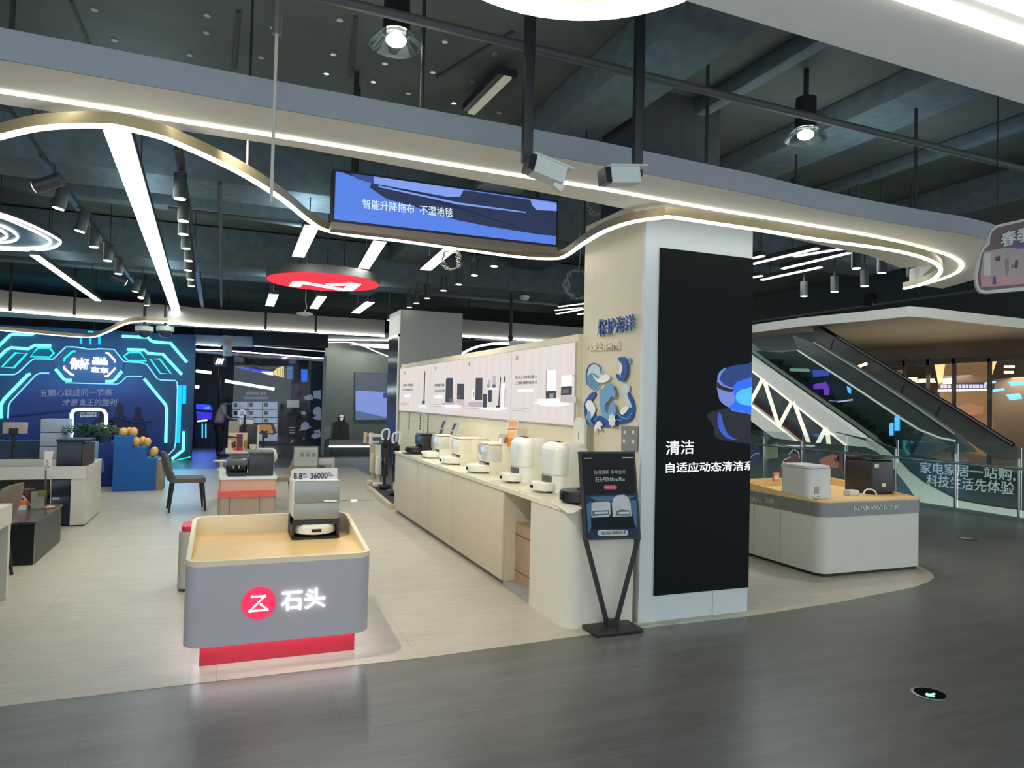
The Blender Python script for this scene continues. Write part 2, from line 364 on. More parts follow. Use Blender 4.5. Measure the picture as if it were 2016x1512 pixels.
# far bulkhead right of the back column
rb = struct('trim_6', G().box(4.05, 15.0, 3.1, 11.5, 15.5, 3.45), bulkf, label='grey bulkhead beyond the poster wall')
obj('light_line', G().box(4.05, 14.97, 3.06, 11.5, 15.0, 3.1), led, rb)
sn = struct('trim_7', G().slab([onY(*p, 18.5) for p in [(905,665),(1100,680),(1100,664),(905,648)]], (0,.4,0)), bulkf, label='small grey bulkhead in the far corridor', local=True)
arc = smooth([onY(*p, 18.4) for p in [(908,697),(930,686),(955,679),(985,676),(1015,678),(1060,683)]], 5)
obj('light_line', G().tube(arc, .03, 6), led, sn)

# columns
colm = M('column_cream', (214,206,182), .55, noise=.03)
clad = M('column_white_panel', (204,214,216), .4, noise=.02)
cl1 = struct('column', G().box(2.95, 4.70, 0, 3.95, 5.66, 3.24), colm, label='square cream column carrying the tall screen')
struct('column', G().box(3.05, 4.95, 3.24, 3.85, 5.56, CZ), M('dark_concrete', (46,54,56), .8, noise=.2), label='dark upper shaft of the screen column above the bulkhead')
obj('cladding', G().box(2.945, 4.655, .0, 3.965, 4.70, 3.12), clad, cl1, label='pale blue-white front cladding')
for x in (3.62,): obj('panel_joint', G().box(x, 4.653, 0, x+.004, 4.66, .19), M('joint', (140,150,152), .6), cl1)
cl2 = struct('column', G().box(2.87, 12.6, 0, 4.04, 13.55, 3.27), M('column_grey', (166,170,166), .55, noise=.03), label='grey column behind the poster wall')
obj('side_mirror', G().box(2.855, 12.66, .0, 2.87, 13.5, 2.78), M('dark_mirror', (30,36,42), .15), cl2, label='dark mirrored side panel')
obj('mirror_frame', G().box(2.85, 12.6, 2.78, 2.868, 13.55, 2.83).box(2.85, 12.6, 0, 2.868, 12.66, 2.83), white, cl2)
# walls
navy = M('navy_wall', (30,42,58), .5)
struct('wall_back', G().box(-14, 27.5, 0, 12, 27.8, CZ), navy, label='dark navy far wall', local=True)
struct('wall_left', G().box(-13.9, 4.5, 0, -13.6, 27.5, CZ), navy, label='dark wall on the far left', local=True)

# ================================================================== LAMPS AND THINGS OVERHEAD
WARM = (1, .9, .76); NEUT = (1, .97, .9); COOL = (.86, .96, 1)
housing = M('lamp_housing', (60,66,68), .45, .2)
def rods(root, pts, z0):
    for p in pts: obj('suspension_rod', G().cyl((p.x,p.y,z0), (p.x,p.y,HZ(p.x,p.y)), .006, seg=6), dark, root)
def bar_lamp(a, b, w, label, watts, col=NEUT, group=None, name='panel_lamp', cat='ceiling light', nl=1):
    """flat-bottomed lamp from a to b with its own light and, save for tubes, an added upward fill"""
    t = thing(name, label, cat, (a+b)/2, 0, group); d = (b-a).normalized(); L = (b-a).length
    obj('housing', G().bar(a+V(0,0,.035), b+V(0,0,.035), w, .06), housing, t)
    obj('diffuser', G().bar(a, b, w-.012, .012), panel_em, t)
    rods(t, (a+(b-a)*.15, a+(b-a)*.85), a.z+.06)
    for i in range(nl):
        c = a+(b-a)*((i+.5)/nl)
        l = bpy.data.lights.new('panel_light', 'AREA'); l.shape = 'RECTANGLE'; l.size = L/nl; l.size_y = w; l.energy = watts*KPANEL/nl; l.color = col
        o = bpy.data.objects.new('panel_light', l); C.objects.link(o); o.parent = t
        o.matrix_basis = Matrix.Translation(c-V(0,0,.015)-t.location) @ Matrix.Rotation(math.atan2(d.y, d.x), 4, 'Z')
    if name == 'tube_lamp': return t
    l = bpy.data.lights.new('up_fill', 'AREA'); l.shape = 'RECTANGLE'; l.size = L; l.size_y = w; l.energy = watts*KUP; l.color = (.72,.92,1)  # added upward fill that brightens the ceiling, not part of the lamp
    o = bpy.data.objects.new('up_fill', l); C.objects.link(o); o.parent = t
    o.matrix_basis = Matrix.Translation((a+b)/2+V(0,0,.075)-t.location) @ Matrix.Rotation(math.atan2(d.y, d.x), 4, 'Z') @ Matrix.Rotation(PI, 4, 'X')
    return t
ZL = 3.35
for i, (px, w) in enumerate((((612,447),(588,505)),.16) if 0 else x for x in (((( 614,445),(587,505)),.15), (((748,476),(716,528)),.15), (((890,487),(838,531)),.15))):
    bar_lamp(onZ(*px[0],ZL), onZ(*px[1],ZL), w, ('short white light panel, leftmost of three above the red disc sign','short white light panel, middle of three above the red disc sign','short white light panel right of two others above the red disc sign')[i], 55, group='short panels above the red disc')
for i, px in enumerate((((539,580),(531,602)), ((634,584),(618,607)), ((729,595),(700,616)))):
    bar_lamp(onZ(*px[0],ZL), onZ(*px[1],ZL), .16, ('small white light panel below the red disc sign at its left end','small white light panel below the middle of the red disc sign','small white light panel below the red disc sign at its right end')[i], 45, group='short panels behind the red disc')
bar_lamp(onZ(229,255,ZL), onZ(351,625,ZL), .17, 'very long bright white lamp running back towards the neon wall', 150, nl=4, col=COOL, name='linear_lamp')
bar_lamp(onZ(68,503,ZL), onZ(193,592,ZL), .11, 'slanting white linear lamp below the looped light rings', 30, col=COOL, name='linear_lamp')
for i, px in enumerate((((1690,485),(1563,505)), ((1610,489),(1481,520)), ((1672,498),(1541,529)), ((1616,526),(1500,551)), ((1503,504),(1455,514)), ((1500,543),(1450,552)))):
    bar_lamp(onZ(*px[0],3.5), onZ(*px[1],3.5), .07, ('thin white tube lamp, topmost of those right of the tall column','thin white tube lamp, longest one beside the tall column','thin white tube lamp, third down right of the tall column','thin white tube lamp, lowest long one right of the tall column','short end of a thin tube lamp beside the column top, upper','short end of a thin tube lamp beside the column top, lower')[i], 18, col=COOL, group='tube lamps right of the column', name='tube_lamp')
for i, px in enumerate((((1155,597),(1100,604)), ((1147,606),(1093,611)), ((1147,609),(1096,618)), ((1155,616),(1138,619)))):
    bar_lamp(onZ(*px[0],3.5), onZ(*px[1],3.5), .06, ('far thin tube lamp left of the column, topmost of four','far thin tube lamp left of the column, second of four','far thin tube lamp left of the column, third of four','far stub of a thin tube lamp left of the column, lowest of four')[i], 6, col=COOL, group='far tube lamps left of the column', name='tube_lamp')
# looped light rings on the left
t = thing('ring_light', 'looped white light rings nested on a dark disc at upper left', 'ceiling light', onZ(0,470,3.6))
rim = smooth([onZ(*p, 3.56) for p in [(-130,420),(-60,414),(0,421),(60,443),(108,467),(120,478),(100,489),(60,494),(0,491),(-90,490),(-160,470)]], 5, True)
obj('disc', G().slab([p+V(0,0,.012) for p in rim], (0,0,.06)), M('ring_disc', (52,58,64), .5), t)
for k, q in enumerate(([(-130,421),(-60,415),(0,421),(60,443),(108,467),(119,478),(100,489),(60,493),(0,491),(-90,489),(-160,468)], [(-110,425),(-50,419),(0,427),(50,447),(90,467),(100,477),(85,486),(40,489),(0,487),(-90,485),(-140,466)], [(-70,446),(-30,441),(0,444),(25,456),(35,467),(25,475),(0,478),(-40,478),(-80,468)], [(-50,452),(-20,449),(0,453),(12,462),(13,467),(0,472),(-30,474),(-60,465)])):
    obj('light_tube', G().tube(smooth([onZ(*p, 3.56) for p in q], 5, True), .014, 6, True), ledc, t)
rods(t, (rim[10], rim[30]), 3.6)
# round lamp overhead at the top edge
c = onZ(1020,14,3.12)+V(.02,-.55,0)
t = thing('ring_light', 'round white light ring overhead at the top edge of the picture', 'ceiling light', c)
circ = [c+V(.55*math.cos(2*PI*k/48), .55*math.sin(2*PI*k/48), 0) for k in range(48)]
obj('housing', G().ribbon(circ, .06, 3.13, 3.2, True), bulk, t)
obj('diffuser', G().ribbon([c+(p-c)*.97 for p in circ], .07, 3.11, 3.13, True), led, t); rods(t, (circ[0], circ[24]), 3.2)
for c_, sx, w_ in ((V(-1.5,4.0,3.3), 4, 2), (V(2.2,4.1,3.3), 3.4, 3), (V(5.2,4.5,3.3), 2.4, 10), (V(5.2,.9,3.3), 5, 12), (V(-3,YB+.4,3.5), 6, 7), (V(7.5,15.25,3.5), 5, 6)): area(c_, c_+V(0,0,1), w_, sx, .2, (.75,.92,1), 'ceiling_fill', up='Y')  # added unseen fill lights that brighten the ceiling above the bulkheads
# recessed high-bay downlights in front
for i, (px, py, lab) in enumerate(((780,76,'bright round downlight with a glass skirt above the blue screen'),(1586,263,'round downlight with a glass skirt hanging in the right ceiling void'))):
    c = onZ(px, py, 3.75); t = thing('downlight', lab, 'ceiling light', c, 0, 'glass-skirted downlights')
    obj('housing', G().lathe(c, [(.05,.28),(.075,.27),(.08,.04),(.06,.02)]), black, t)
    obj('glass_skirt', G().lathe(c, [(.09,.03),(.145,-.02),(.155,-.045),(.15,-.045),(.085,.02)]), glass('skirt_glass', (236,242,242), .05), t)
    obj('bulb', G().sph(c-V(0,0,.01), (.06,.06,.035)), E_('bulb', (255,252,235), 14), t)
    obj('stem', G().cyl(c+V(0,0,.27), (c.x,c.y,HZ(c.x,c.y)), .02, seg=8), dark, t)
    spot(c-V(0,0,.06), c-V(.1,-.6,3), 170, 125, 1, NEUT).parent = None
# ceiling tracks with cylinder spotlights
lensm = E_('spot_lens', (255,244,222), 7)
def track(a, b, label):
    t = thing('light_track', label, 'light track', (a+b)/2)
    obj('rail', G().bar(a, b, .05, .045), housing, t); obj('conductor', G().bar(a-V(.04,0,-.03), b-V(.04,0,-.03), .012, .02), housing, t)
    rods(t, (a+(b-a)*.05, a+(b-a)*.35, a+(b-a)*.65, a+(b-a)*.95), a.z+.02)
def head(c, label, group, aim=(0,0,-1), L=.2, r=.05, lit=True, top=None, rail=None, watts=0, tgt=None, size=50, col=WARM):
    """can spotlight whose lit mouth is at c"""
    aim = Vector(aim).normalized(); t = thing('spotlight', label, 'spotlight', c, 0, group)
    can = obj('can', G().cyl(c-aim*L, c, r, seg=16), housing, t)
    obj('lens', G().cyl(c+aim*.001, c+aim*.006, r*.86, seg=16), lensm if lit else M('unlit_lens', (120,130,132), .2), can)
    ztop = HZ(c.x, c.y) if top == CZ else top if top else c.z+L+.12; q = c-aim*L*.7
    if rail:
        a_, b_ = rail; f_ = max(0, min(1, (q-a_).dot(b_-a_)/(b_-a_).length_squared)); e_ = a_+(b_-a_)*f_-V(0,0,.02)
        obj('bracket', G().tube([q, V(q.x, q.y, (q.z+e_.z)/2+.03), e_], .012, 8), housing, t)
    else: obj('bracket', G().cyl(q, (q.x, q.y, ztop), .012, seg=8), housing, t)
    if watts: spot(c+aim*.02, tgt if tgt else c+aim*3, watts, size, .8, col, .05)
    return t
ta, tb = onZ(10,212,3.45), onZ(318,628,3.45); track(ta, tb, 'long dark ceiling track on the left with spotlights on both sides')
tc_, td = onZ(352,290,3.45), onZ(402,622,3.45); track(tc_, td, 'dark ceiling track right of the very long lamp')
for i, (px, py, aim, lit) in enumerate(((70,368,(-.9,.3,-.35),1),(115,410,(-.2,0,-1),1),(157,455,(-.2,0,-1),1),(185,486,(0,0,-1),1),(212,513,(0,0,-1),1),(233,539,(0,0,-1),1),(248,557,(.9,.2,-.4),1),(266,574,(-.2,0,-1),1),(277,586,(-.1,-.3,-1),1),(289,601,(0,0,-1),1),(313,636,(.3,0,-1),1))):
    c = onZ(px, py, 3.2)
    head(c, ORD[i]+' can spotlight from the near end of the long left track', 'spotlights on the left track', aim, watts=(0,120,120,0,120,0,0,0,90,0,0)[i], tgt=c+V(-.4,.2,-3), size=75, rail=(ta, tb))
for i, (px, py) in enumerate(((354,391),(361,435),(361,461),(366,489),(371,513),(370,532),(375,550),(377,563),(399,636))):
    c = onZ(px, py, 3.2)
    head(c, ORD[i]+' can spotlight from the near end of the track beside the long lamp', 'spotlights on the track beside the long lamp', (0,0,-1) if i < 8 else (.3,0,-1), lit=1, watts=(130,0,130,0,110,0,90,0,0)[i], tgt=c+V(.2,.3,-3), size=78, rail=(tc_, td))
c = V(-.06,4.42,3.3); head(c, 'can spotlight at the near end of the second track hidden above the bulkhead', 'spotlights on the track beside the long lamp', (.45,.25,-1), rail=(tc_, td), watts=850, tgt=V(2.0,6.0,0), size=105)
for i, (px, py, r) in enumerate(((973,524,.05),(934,542,.05),(903,560,.05),(873,572,.05),(841,587,.05),(820,597,.05),(806,605,.05),(766,630,.05))):
    c = onZ(px, py, 3.3)
    head(c, ORD[i]+' black can pendant from the near end of the row over the poster wall', 'can pendants over the poster wall', r=r, L=.22, top=CZ, watts=(190,0,170,0,170,0,0,110)[i] if i < 8 else 0, tgt=V(2.75, c.y-.3, .9), size=70)
for i, (px, py) in enumerate(((1686,528),(1736,537),(1702,563),(1643,574),(1583,583))):
    c = onZ(px, py, 3.2); head(c, ('grey can pendant nearest the tube lamps on the right','grey can pendant right of the tube lamps, beside the dark box','grey can pendant, middle of three over the far right of the shop','grey can pendant between two others left of the looped bulkhead end','grey can pendant, leftmost right of the tall column')[i], 'can pendants right of the column', r=.05, L=.2, top=CZ, watts=(260,0,240,0,120)[i], tgt=V(6.1,5.6,0) if i < 3 else None, size=80)
c = onZ(1793,543,3.2); head(c, 'unlit dark can pendant inside the looped bulkhead end', 'can pendants right of the column', lit=False, top=CZ)
# blue screen hung over the shop front
YS = 5.62
def sc(px, py): return onY(px, py, YS)
q = [sc(661,334), sc(1095,402), sc(1095,485), sc(661,429)]
zt, zb = (q[0].z+q[1].z)/2, (q[2].z+q[3].z)/2; x0, x1 = q[0].x, q[1].x
t = thing('display_screen', 'wide hanging screen showing a robot lifting over blue carpet', 'screen', ((x0+x1)/2, YS, zb))
obj('cabinet', G().box(x0-.02, YS, zb-.02, x1+.02, YS+.12, zt+.02), dark, t)
obj('bottom_trim', G().box(x0-.02, YS, zb-.075, x1+.02, YS+.12, zb-.02), M('warm_trim', (120,108,100), .5), t)
blue_e = E_('screen_blue', (88,132,236), .95)
pic = obj('picture', G().slab([V(x0,YS-.001,zb),V(x1,YS-.001,zb),V(x1,YS-.001,zt),V(x0,YS-.001,zt)], (0,-.006,0)), blue_e, t)
def scp(name, pts, m, d): obj(name, plate([pts[i] for i in range(len(pts))], lambda a, b: V(min(max(sc(a,b).x,x0),x1), YS-d, min(max(sc(a,b).z,zb),zt)), (0,-.002,0)), m, pic, flat=True)
dkb = E_('screen_dark', (40,52,86), .9); mid = E_('screen_mid', (54,84,150), .9); pale = E_('screen_pale', (130,160,240), 1)
scp('robot_picture', [(735,346),(672,334),(700,338),(1095,402),(1095,465),(1060,462),(960,446),(900,434),(830,412),(760,392),(728,370)], dkb, .008)
scp('carpet_picture', [(735,346),(912,374),(905,388),(880,388),(735,362)], pale, .011)
scp('carpet_picture', [(1043,393),(1095,402),(1095,416),(1055,414),(1046,404)], pale, .011)
scp('glint_picture', [(745,366),(900,399),(1035,418),(1034,420),(900,403),(745,369)], pale, .011)
scp('carpet_picture', [(690,340),(735,346),(733,362),(700,352)], mid, .010)
ptext('caption', '智能升降拖布  不湿地毯', E_('screen_text', (214,232,250), 1.1), lambda a, b: sc(a,b)-V(0,.013,0), (713,392), (890,411), (713,411), pic, .002, .004)
for x in (x0+.15, x1-.15): obj('hanger', G().cyl((x,YS+.07,zt), (x,YS+.07,HZ(x,YS+.07)), .02, seg=8), dark, t)
# red disc sign
ZD = 3.2; c0 = onZ(637,555,ZD); rx = (onZ(747,560,ZD)-onZ(527,552,ZD)).length/2
c0 = (onZ(747,560,ZD)+onZ(527,552,ZD))/2
t = thing('logo_disc', 'round red glowing disc sign with a white angular mark, seen from below', 'sign', c0)
obj('rim', G().cyl(c0+V(0,0,.004), c0+V(0,0,.11), rx, seg=64), M('disc_grey', (78,80,80), .6), t)
obj('face', G().cyl(c0-V(0,0,.006), c0+V(0,0,.004), rx*.985, seg=64), E_('disc_red', (238,44,66), 1.1), t)
g = G(); zz = [onZ(*p, ZD-.012) for p in ((580,564),(588,555),(683,572),(700,559),(647,561))]
for a, b in zip(zz, zz[1:]): g.bar(a, b, .15, .008)
obj('mark', g, E_('mark_white', (255,250,250), 2.0), t)
for p in ((.4,.3),(-.4,.3),(0,-.45)): obj('suspension_rod', G().cyl(c0+V(p[0]*rx,p[1]*rx,.1), (c0.x+p[0]*rx,c0.y+p[1]*rx,HZ(c0.x+p[0]*rx,c0.y+p[1]*rx)), .008, seg=6), dark, t)
# thin hanging rod in front of the bulkhead
p = onY(546,28,3.6); q = onY(534,398,3.6)
t = thing('hanging_rod', 'thin pale rod hanging down from a ceiling socket before the bulkhead', 'rod', (p.x,p.y,q.z))
obj('rod', G().cyl((p.x,p.y,q.z), (p.x,p.y,p.z), .008, seg=10), M('rod_pale', (190,188,176), .4), t); obj('socket', G().cyl((p.x,p.y,p.z-.1), (p.x,p.y,HZ(p.x,p.y)), .022, seg=10), steel, t)
# two bullet cameras on drop posts
camw = M('camera_white', (196,208,206), .4)
def bullet(post_t, post_b, Yc, body, label, lens_first):
    a = onY(*post_b, Yc); t = thing('security_camera', label, 'camera', (a.x,a.y,a.z))
    obj('drop_post', G().box(a.x-.028, Yc-.02, a.z, a.x+.028, Yc+.02, HZ(a.x,Yc), .006), M('post_black', (26,32,36), .45), t)
    p, q = onY(*body[0], Yc-.06), onY(*body[1], Yc-.06); d = (q-p).normalized()
    obj('body', G().bar(p, q, .095, .088), camw, t)
    obj('sun_shield', G().bar(p-d*.01+V(0,0,.05), q+d*.045+V(0,0,.05), .11, .01), camw, t)
    obj('front_face' if lens_first else 'end_cap', G().bar(p-d*.035, p+d*.002, .09, .082), M('camera_black', (34,38,46), .25), t)
    obj('joint', G().cyl((a.x,Yc-.02,a.z+.02), p+d*.05, .02, seg=10), dark, t)
    if not lens_first: obj('mount', G().bar(q-d*.05-V(0,0,.045), q-V(0,0,.065), .04, .04), M('camera_cream', (214,208,190), .5), t)
bullet((1042,105), (1037,322), 3.45, ((1048,326),(1106,350)), 'white bullet camera tilted to the right on the left drop post', False)
bullet((1258,155), (1254,348), 3.45, ((1196,348),(1252,348)), 'white bullet camera pointing left with its dark lens face showing', True)
# dome cameras by the neon wall, small cameras and detectors
for px, lab in ((284,'white dome camera on the left of two drop poles by the neon wall'),(325,'white dome camera on the right of two drop poles by the neon wall')):
    c = onY(px, 655, 15.3); t = thing('dome_camera', lab, 'camera', c, 0, 'dome cameras by the neon wall')
    obj('pole', G().cyl(c+V(0,0,.1), (c.x,c.y,HZ(c.x,c.y)), .03, seg=10), dark, t); obj('cap', G().cyl(c+V(0,0,.03), c+V(0,0,.12), .16, seg=24), camw, t)
    obj('dome', G().sph(c+V(0,0,.03), (.12,.12,.13)), M('dome_dark', (60,70,80), .12), t)
c = onY(600,618,11.5); t = thing('access_point', 'flat white wireless dome hanging below the small panels', 'wireless hub', c)
obj('dish', G().lathe(c, [(.05,-.03),(.12,-.01),(.125,.01),(.06,.03)]), camw, t); obj('hook', G().tube([c+V(0,0,.03), c+V(.03,0,.1), c+V(.01,0,.2), V(c.x,c.y,HZ(c.x,c.y))], .008, 6), steel, t)
for px, py, lab in ((757,529,'small white smoke detector above the poster wall'),(1033,586,'white cone smoke detector between the pendants and the column')):
    c = onZ(px, py, 3.9 if px < 900 else 3.6); t = thing('smoke_detector', lab, 'detector', c); obj('body', G().lathe(c, [(.05,-.05),(.07,-.03),(.09,.0),(.09,.03)]), camw, t); obj('mount', G().cyl(c+V(0,0,.03), (c.x,c.y,HZ(c.x,c.y)), .03, seg=10), camw, t)
c = onY(1003,676,12.0); t = thing('security_camera', 'small white camera on a pole above the poster wall', 'camera', c)
obj('body', G().bar(c, c+V(.22,-.05,-.04), .09, .09), camw, t); obj('pole', G().cyl(c+V(.02,0,.03), (c.x+.02,c.y,HZ(c.x+.02,c.y)), .03, seg=8), dark, t); obj('joint', G().sph(c+V(.02,0,.1), .05), dark, t)
# wire coils
def coil(px, py, Y, r, n, label):
    c = onY(px, py, Y); g = G()
    for k in range(n):
        pts = [c+V(r*(1+random.uniform(-.16,.16))*math.cos(2*PI*i/22+k)+random.uniform(-.02,.02), random.uniform(-.06,.06), r*random.uniform(.95,1.15)*math.sin(2*PI*i/22+k)) for i in range(22)]
        g.tube(smooth(pts, 2, True), .004, 5, True)
    g.tube([c+V(0,0,r*.9), c+V(.02,0,r+.2), V(c.x, c.y, HZ(c.x,c.y))], .006, 5)
    obj('cable_coil', g, M('cable_grey', (150,150,140), .5), label=label, cat='cable')
coil(1172,400,6.0,.1,6,'loose coil of grey cable beside the right end of the blue screen')
coil(1138,560,7.5,.16,7,'large loose coil of grey cable hanging left of the column')
coil(888,512,7.6,.1,6,'tangled coil of grey cable behind the right light panel')
a, b = onZ(1000,152,4.1), onZ(928,223,4.1); t = thing('light_trough', 'pale strip recessed in a dark trough of the ceiling left of the cameras', 'ceiling light', (a+b)/2)
obj('trough', G().bar(a+V(0,0,.04), b+V(0,0,.04), .16, .06), dark, t); obj('strip', G().bar(a, b, .06, .02), E_('trough_pale', (190,190,170), .55), t); rods(t, (a+(b-a)*.2, a+(b-a)*.8), 4.16)
c = onX(1712,591,11.47); t = thing('speaker_box', 'small dark square box on the edge beam beyond the can pendants', 'speaker', c); obj('case', G().box(11.44, c.y-.1, c.z-.12, 11.498, c.y+.1, c.z+.12, .01), black, t); obj('grille', G().box(11.435, c.y-.08, c.z-.1, 11.44, c.y+.08, c.z+.1), dark, t)
# exit sign
a = onY(922,663,16.8); t = thing('exit_sign', 'green arrow exit sign hanging beside the grey column', 'sign', a)
obj('case', G().box(a.x-.16, a.y, a.z-.12, a.x+.16, a.y+.06, a.z+.12), black, t); obj('hanger', G().cyl(a+V(0,.03,.12), (a.x,a.y+.03,HZ(a.x,a.y+.03)), .012, seg=6), dark, t)
g = G(); g.slab([a+V(x,-.005,z) for x, z in ((-.1,-.015),(.02,-.015),(.02,-.05),(.1,0),(.02,.05),(.02,.015),(-.1,.015))], (0,-.004,0)); obj('arrow', g, E_('exit_green', (90,255,150), 2.5), t)

# ================================================================== FRONT ISLAND WITH THE RED LOGO
wood = M('maple_wood', (226,192,132), .42, noise=.07, scale=5, stretch=(1,9,1))
rimw = M('pale_wood_edge', (226,214,182), .45, noise=.03)
islgrey = M('island_grey', (178,174,182), .5, noise=.02)
redp = M('red_paint', (206,40,62), .45, noise=.03)
def rim(root, x0, y0, x1, y1, r, z0, zf, zr, t, mat):
    O = rrect(x0, y0, x1, y1, r); I = rrect(x0+t, y0+t, x1-t, y1-t, max(r-t, .005)); g = G(); n = len(O)
    def zt(p): return zf+(zr-zf)*max(0, (p[1]-y0-r)/(y1-y0-r))
    vs = [[g.b.verts.new(q) for q in ((*o, z0), (*o, zt(o)), (*i, zt(o)), (*i, z0))] for o, i in zip(O, I)]
    for k in range(n):
        A, B = vs[k], vs[(k+1)%n]
        for j in range(4): g.b.faces.new((A[j], A[(j+1)%4], B[(j+1)%4], B[j]))
    return obj('rim', g, mat, root)
KX0, KX1, KY0, KY1 = -.19, .895, 4.55, 5.56
t = thing('display_island', 'low grey display island with red round logo and red glowing plinth', 'display stand', (.35,5.05,0))
obj('body', G().rslab(KX0, KY0, KX1, KY1, .1, .17, .64), islgrey, t)
obj('plinth', G().box(-.10, 4.73, 0, .83, 5.4, .17), redp, t)
g = G(); g.ribbon([(-.12,4.71),(.85,4.71),(.85,5.42),(-.12,5.42)], .02, .158, .169, True); obj('glow_strip', g, E_('glow_white', (236,250,255), 16), t)
obj('tray_floor', G().rslab(KX0+.02, KY0+.02, KX1-.02, KY1-.02, .085, .64, .655), wood, t)
rim(t, KX0, KY0, KX1, KY1, .1, .64, .672, .782, .028, rimw)
PK = PY(KY0-.002)
lc = PK(509.5,1187); rr = (PK(542,1187)-PK(476,1187)).length/2
ld = obj('logo_disc', G().cyl(lc, lc-V(0,.012,0), rr, seg=40), E_('logo_red', (242,42,88), 1.15), t)
g = G(); zz = [PY(KY0-.018)(*p) for p in ((496.5,1175),(521,1173.5),(491.5,1203.5),(526,1200),(514,1190))]
for a, b in zip(zz, zz[1:]): g.bar(a, b, .008, .0155, up=(0,1,0)); g.cyl(a-V(0,.004,0), a+V(0,.004,0), .0078, seg=12); g.cyl(b-V(0,.004,0), b+V(0,.004,0), .0078, seg=12)
obj('logo_mark', g, E_('logo_white', (255,250,252), 2.2), ld)
ptext('lettering', '石头', E_('logo_white', (255,250,252), 2.2), PK, (553,1163), (640,1156), (553,1203), t, .012, .012)
# robot dock standing on the island
zt_ = .656; D = onZ(619,1061,zt_); DY = D.y
dx0, dx1 = onZ(574,1062,zt_).x, onZ(668,1059,zt_).x; PD = PY(DY)
ztop = PD(620,945).z; zmid = PD(620,1023).z; zsplit = PD(620,990).z
dockg = M('dock_silver', (146,150,146), .35, .35); dockw = M('dock_white', (226,226,214), .35)
t = thing('robot_dock', 'tall silver robot docking tower standing on the grey logo island', 'docking station', ((dx0+dx1)/2, DY+.2, zt_))
obj('shell', G().box(dx0, DY+.03, zmid, dx1, DY+.36, ztop, .025, 3), dockw, t)
obj('upper_door', G().box(dx0+.008, DY+.012, zsplit+.003, dx1-.004, DY+.034, ztop-.008, .008), dockg, t)
obj('lower_door', G().box(dx0+.008, DY+.012, zmid, dx1-.004, DY+.034, zsplit-.002, .006), dockg, t)
p = PY(DY+.01)(638,985); q_ = PY(DY+.01)(663,988); obj('status_strip', G().box(p.x, DY+.008, q_.z, q_.x, DY+.013, p.z), M('strip_white', (230,232,226), .4), t)
obj('base_back', G().box(dx0, DY+.17, zt_, dx1, DY+.36, zmid, .01), black, t)
obj('side_cheek', G().box(dx0, DY+.02, zt_, dx0+.016, DY+.2, zmid), black, t); obj('side_cheek', G().box(dx1-.016, DY+.02, zt_, dx1, DY+.2, zmid), black, t)
obj('base_plate', G().rslab(dx0-.004, DY-.015, dx1+.004, DY+.34, .03, zt_, zt_+.016), black, t)
obj('cavity_roof', G().box(dx0, DY+.018, zmid-.04, dx1, DY+.2, zmid), black, t)
def robot(name_label, body_m, top_m, loc, rz=0, r=.165, h=.085, group=None, turret=True):
    t = thing('robot_vacuum', name_label, 'robot vacuum', loc, rz, group)
    obj('body', G().lathe((0,0,0), [(r*.9,.012),(r*.985,.018),(r,.03),(r,h-.012),(r*.985,h-.003),(r*.95,h)], 40), body_m, t, local=True)
    bmp = obj('bumper', G().slab([((r+.006)*math.cos(PI/2+PI*k/20), (r+.006)*math.sin(PI/2+PI*k/20), .022) for k in range(21)]+[(r*.97*math.cos(1.5*PI-PI*k/20), r*.97*math.sin(1.5*PI-PI*k/20), .022) for k in range(21)], (0,0,h-.04)), body_m, t, local=True)
    obj('sensor_window', G().slab([((r+.008)*math.cos(PI-.22+.44*k/6), (r+.008)*math.sin(PI-.22+.44*k/6), .035) for k in range(7)]+[(r*math.cos(PI+.22-.44*k/6), r*math.sin(PI+.22-.44*k/6), .035) for k in range(7)], (0,0,h-.06)), blackg, bmp, local=True)
    if turret: obj('turret', G().lathe((0.03,0,h-.002), [(.05,0),(.05,.014),(.045,.02)], 24), top_m, t, local=True)
    obj('wheels', G().box(-.03,-r*.8,0,.03,-r*.65,.03).box(-.03,r*.65,0,.03,r*.8,.03), black, t, local=True)
    return t
robw = M('robot_white', (232,230,216), .3); robk = M('robot_black', (30,31,33), .3)
robot('white robot vacuum docked at the foot of the tall silver tower', robw, dockg, ((dx0+dx1)/2, DY+.125, zt_+.016), PI/2, r=.145, h=.082, turret=False)
# price board and leaflet holders on the dock
t = thing('price_board', 'rounded white board printed 8.8 and 36000 atop the silver docking tower', 'sign', ((dx0+dx1)/2, DY+.07, ztop))
bx0, bx1 = PY(DY+.06)(572,935).x, PY(DY+.06)(664,935).x; bz1 = PY(DY+.06)(620,922).z
g = G(); g.slab([(x, DY+.06, z) for x, z in rrect(bx0, ztop, bx1, bz1, .03, 6, (0,0,0,1))], (0,.006,0)); obj('board', g, M('board_white', (206,206,208), .5), t)
PB = PY(DY+.058)
for s, a, b, c in (('8.8', (578,931), (595,931), (578,943)), ('36000', (611,931), (645,930), (611,943)), ('cm', (596,931), (603,931), (596,935)), ('Pa', (646,930), (652,930), (646,934))):
    ptext('figures', s, inkb, PB, a, b, c, t, .001, .01)
for a, b in (((596,939),(607,939)), ((647,937),(657,937))): p, q_ = PB(*a), PB(*b); obj('caption_line', G().box(p.x, DY+.0575, p.z, q_.x, DY+.0585, p.z+.003), inkb, t)
acry = glass('acrylic', (238,238,234), .035)
paper = M('paper_cream', (196,190,176), .6); paperd = M('paper_print', (120,96,92), .6)
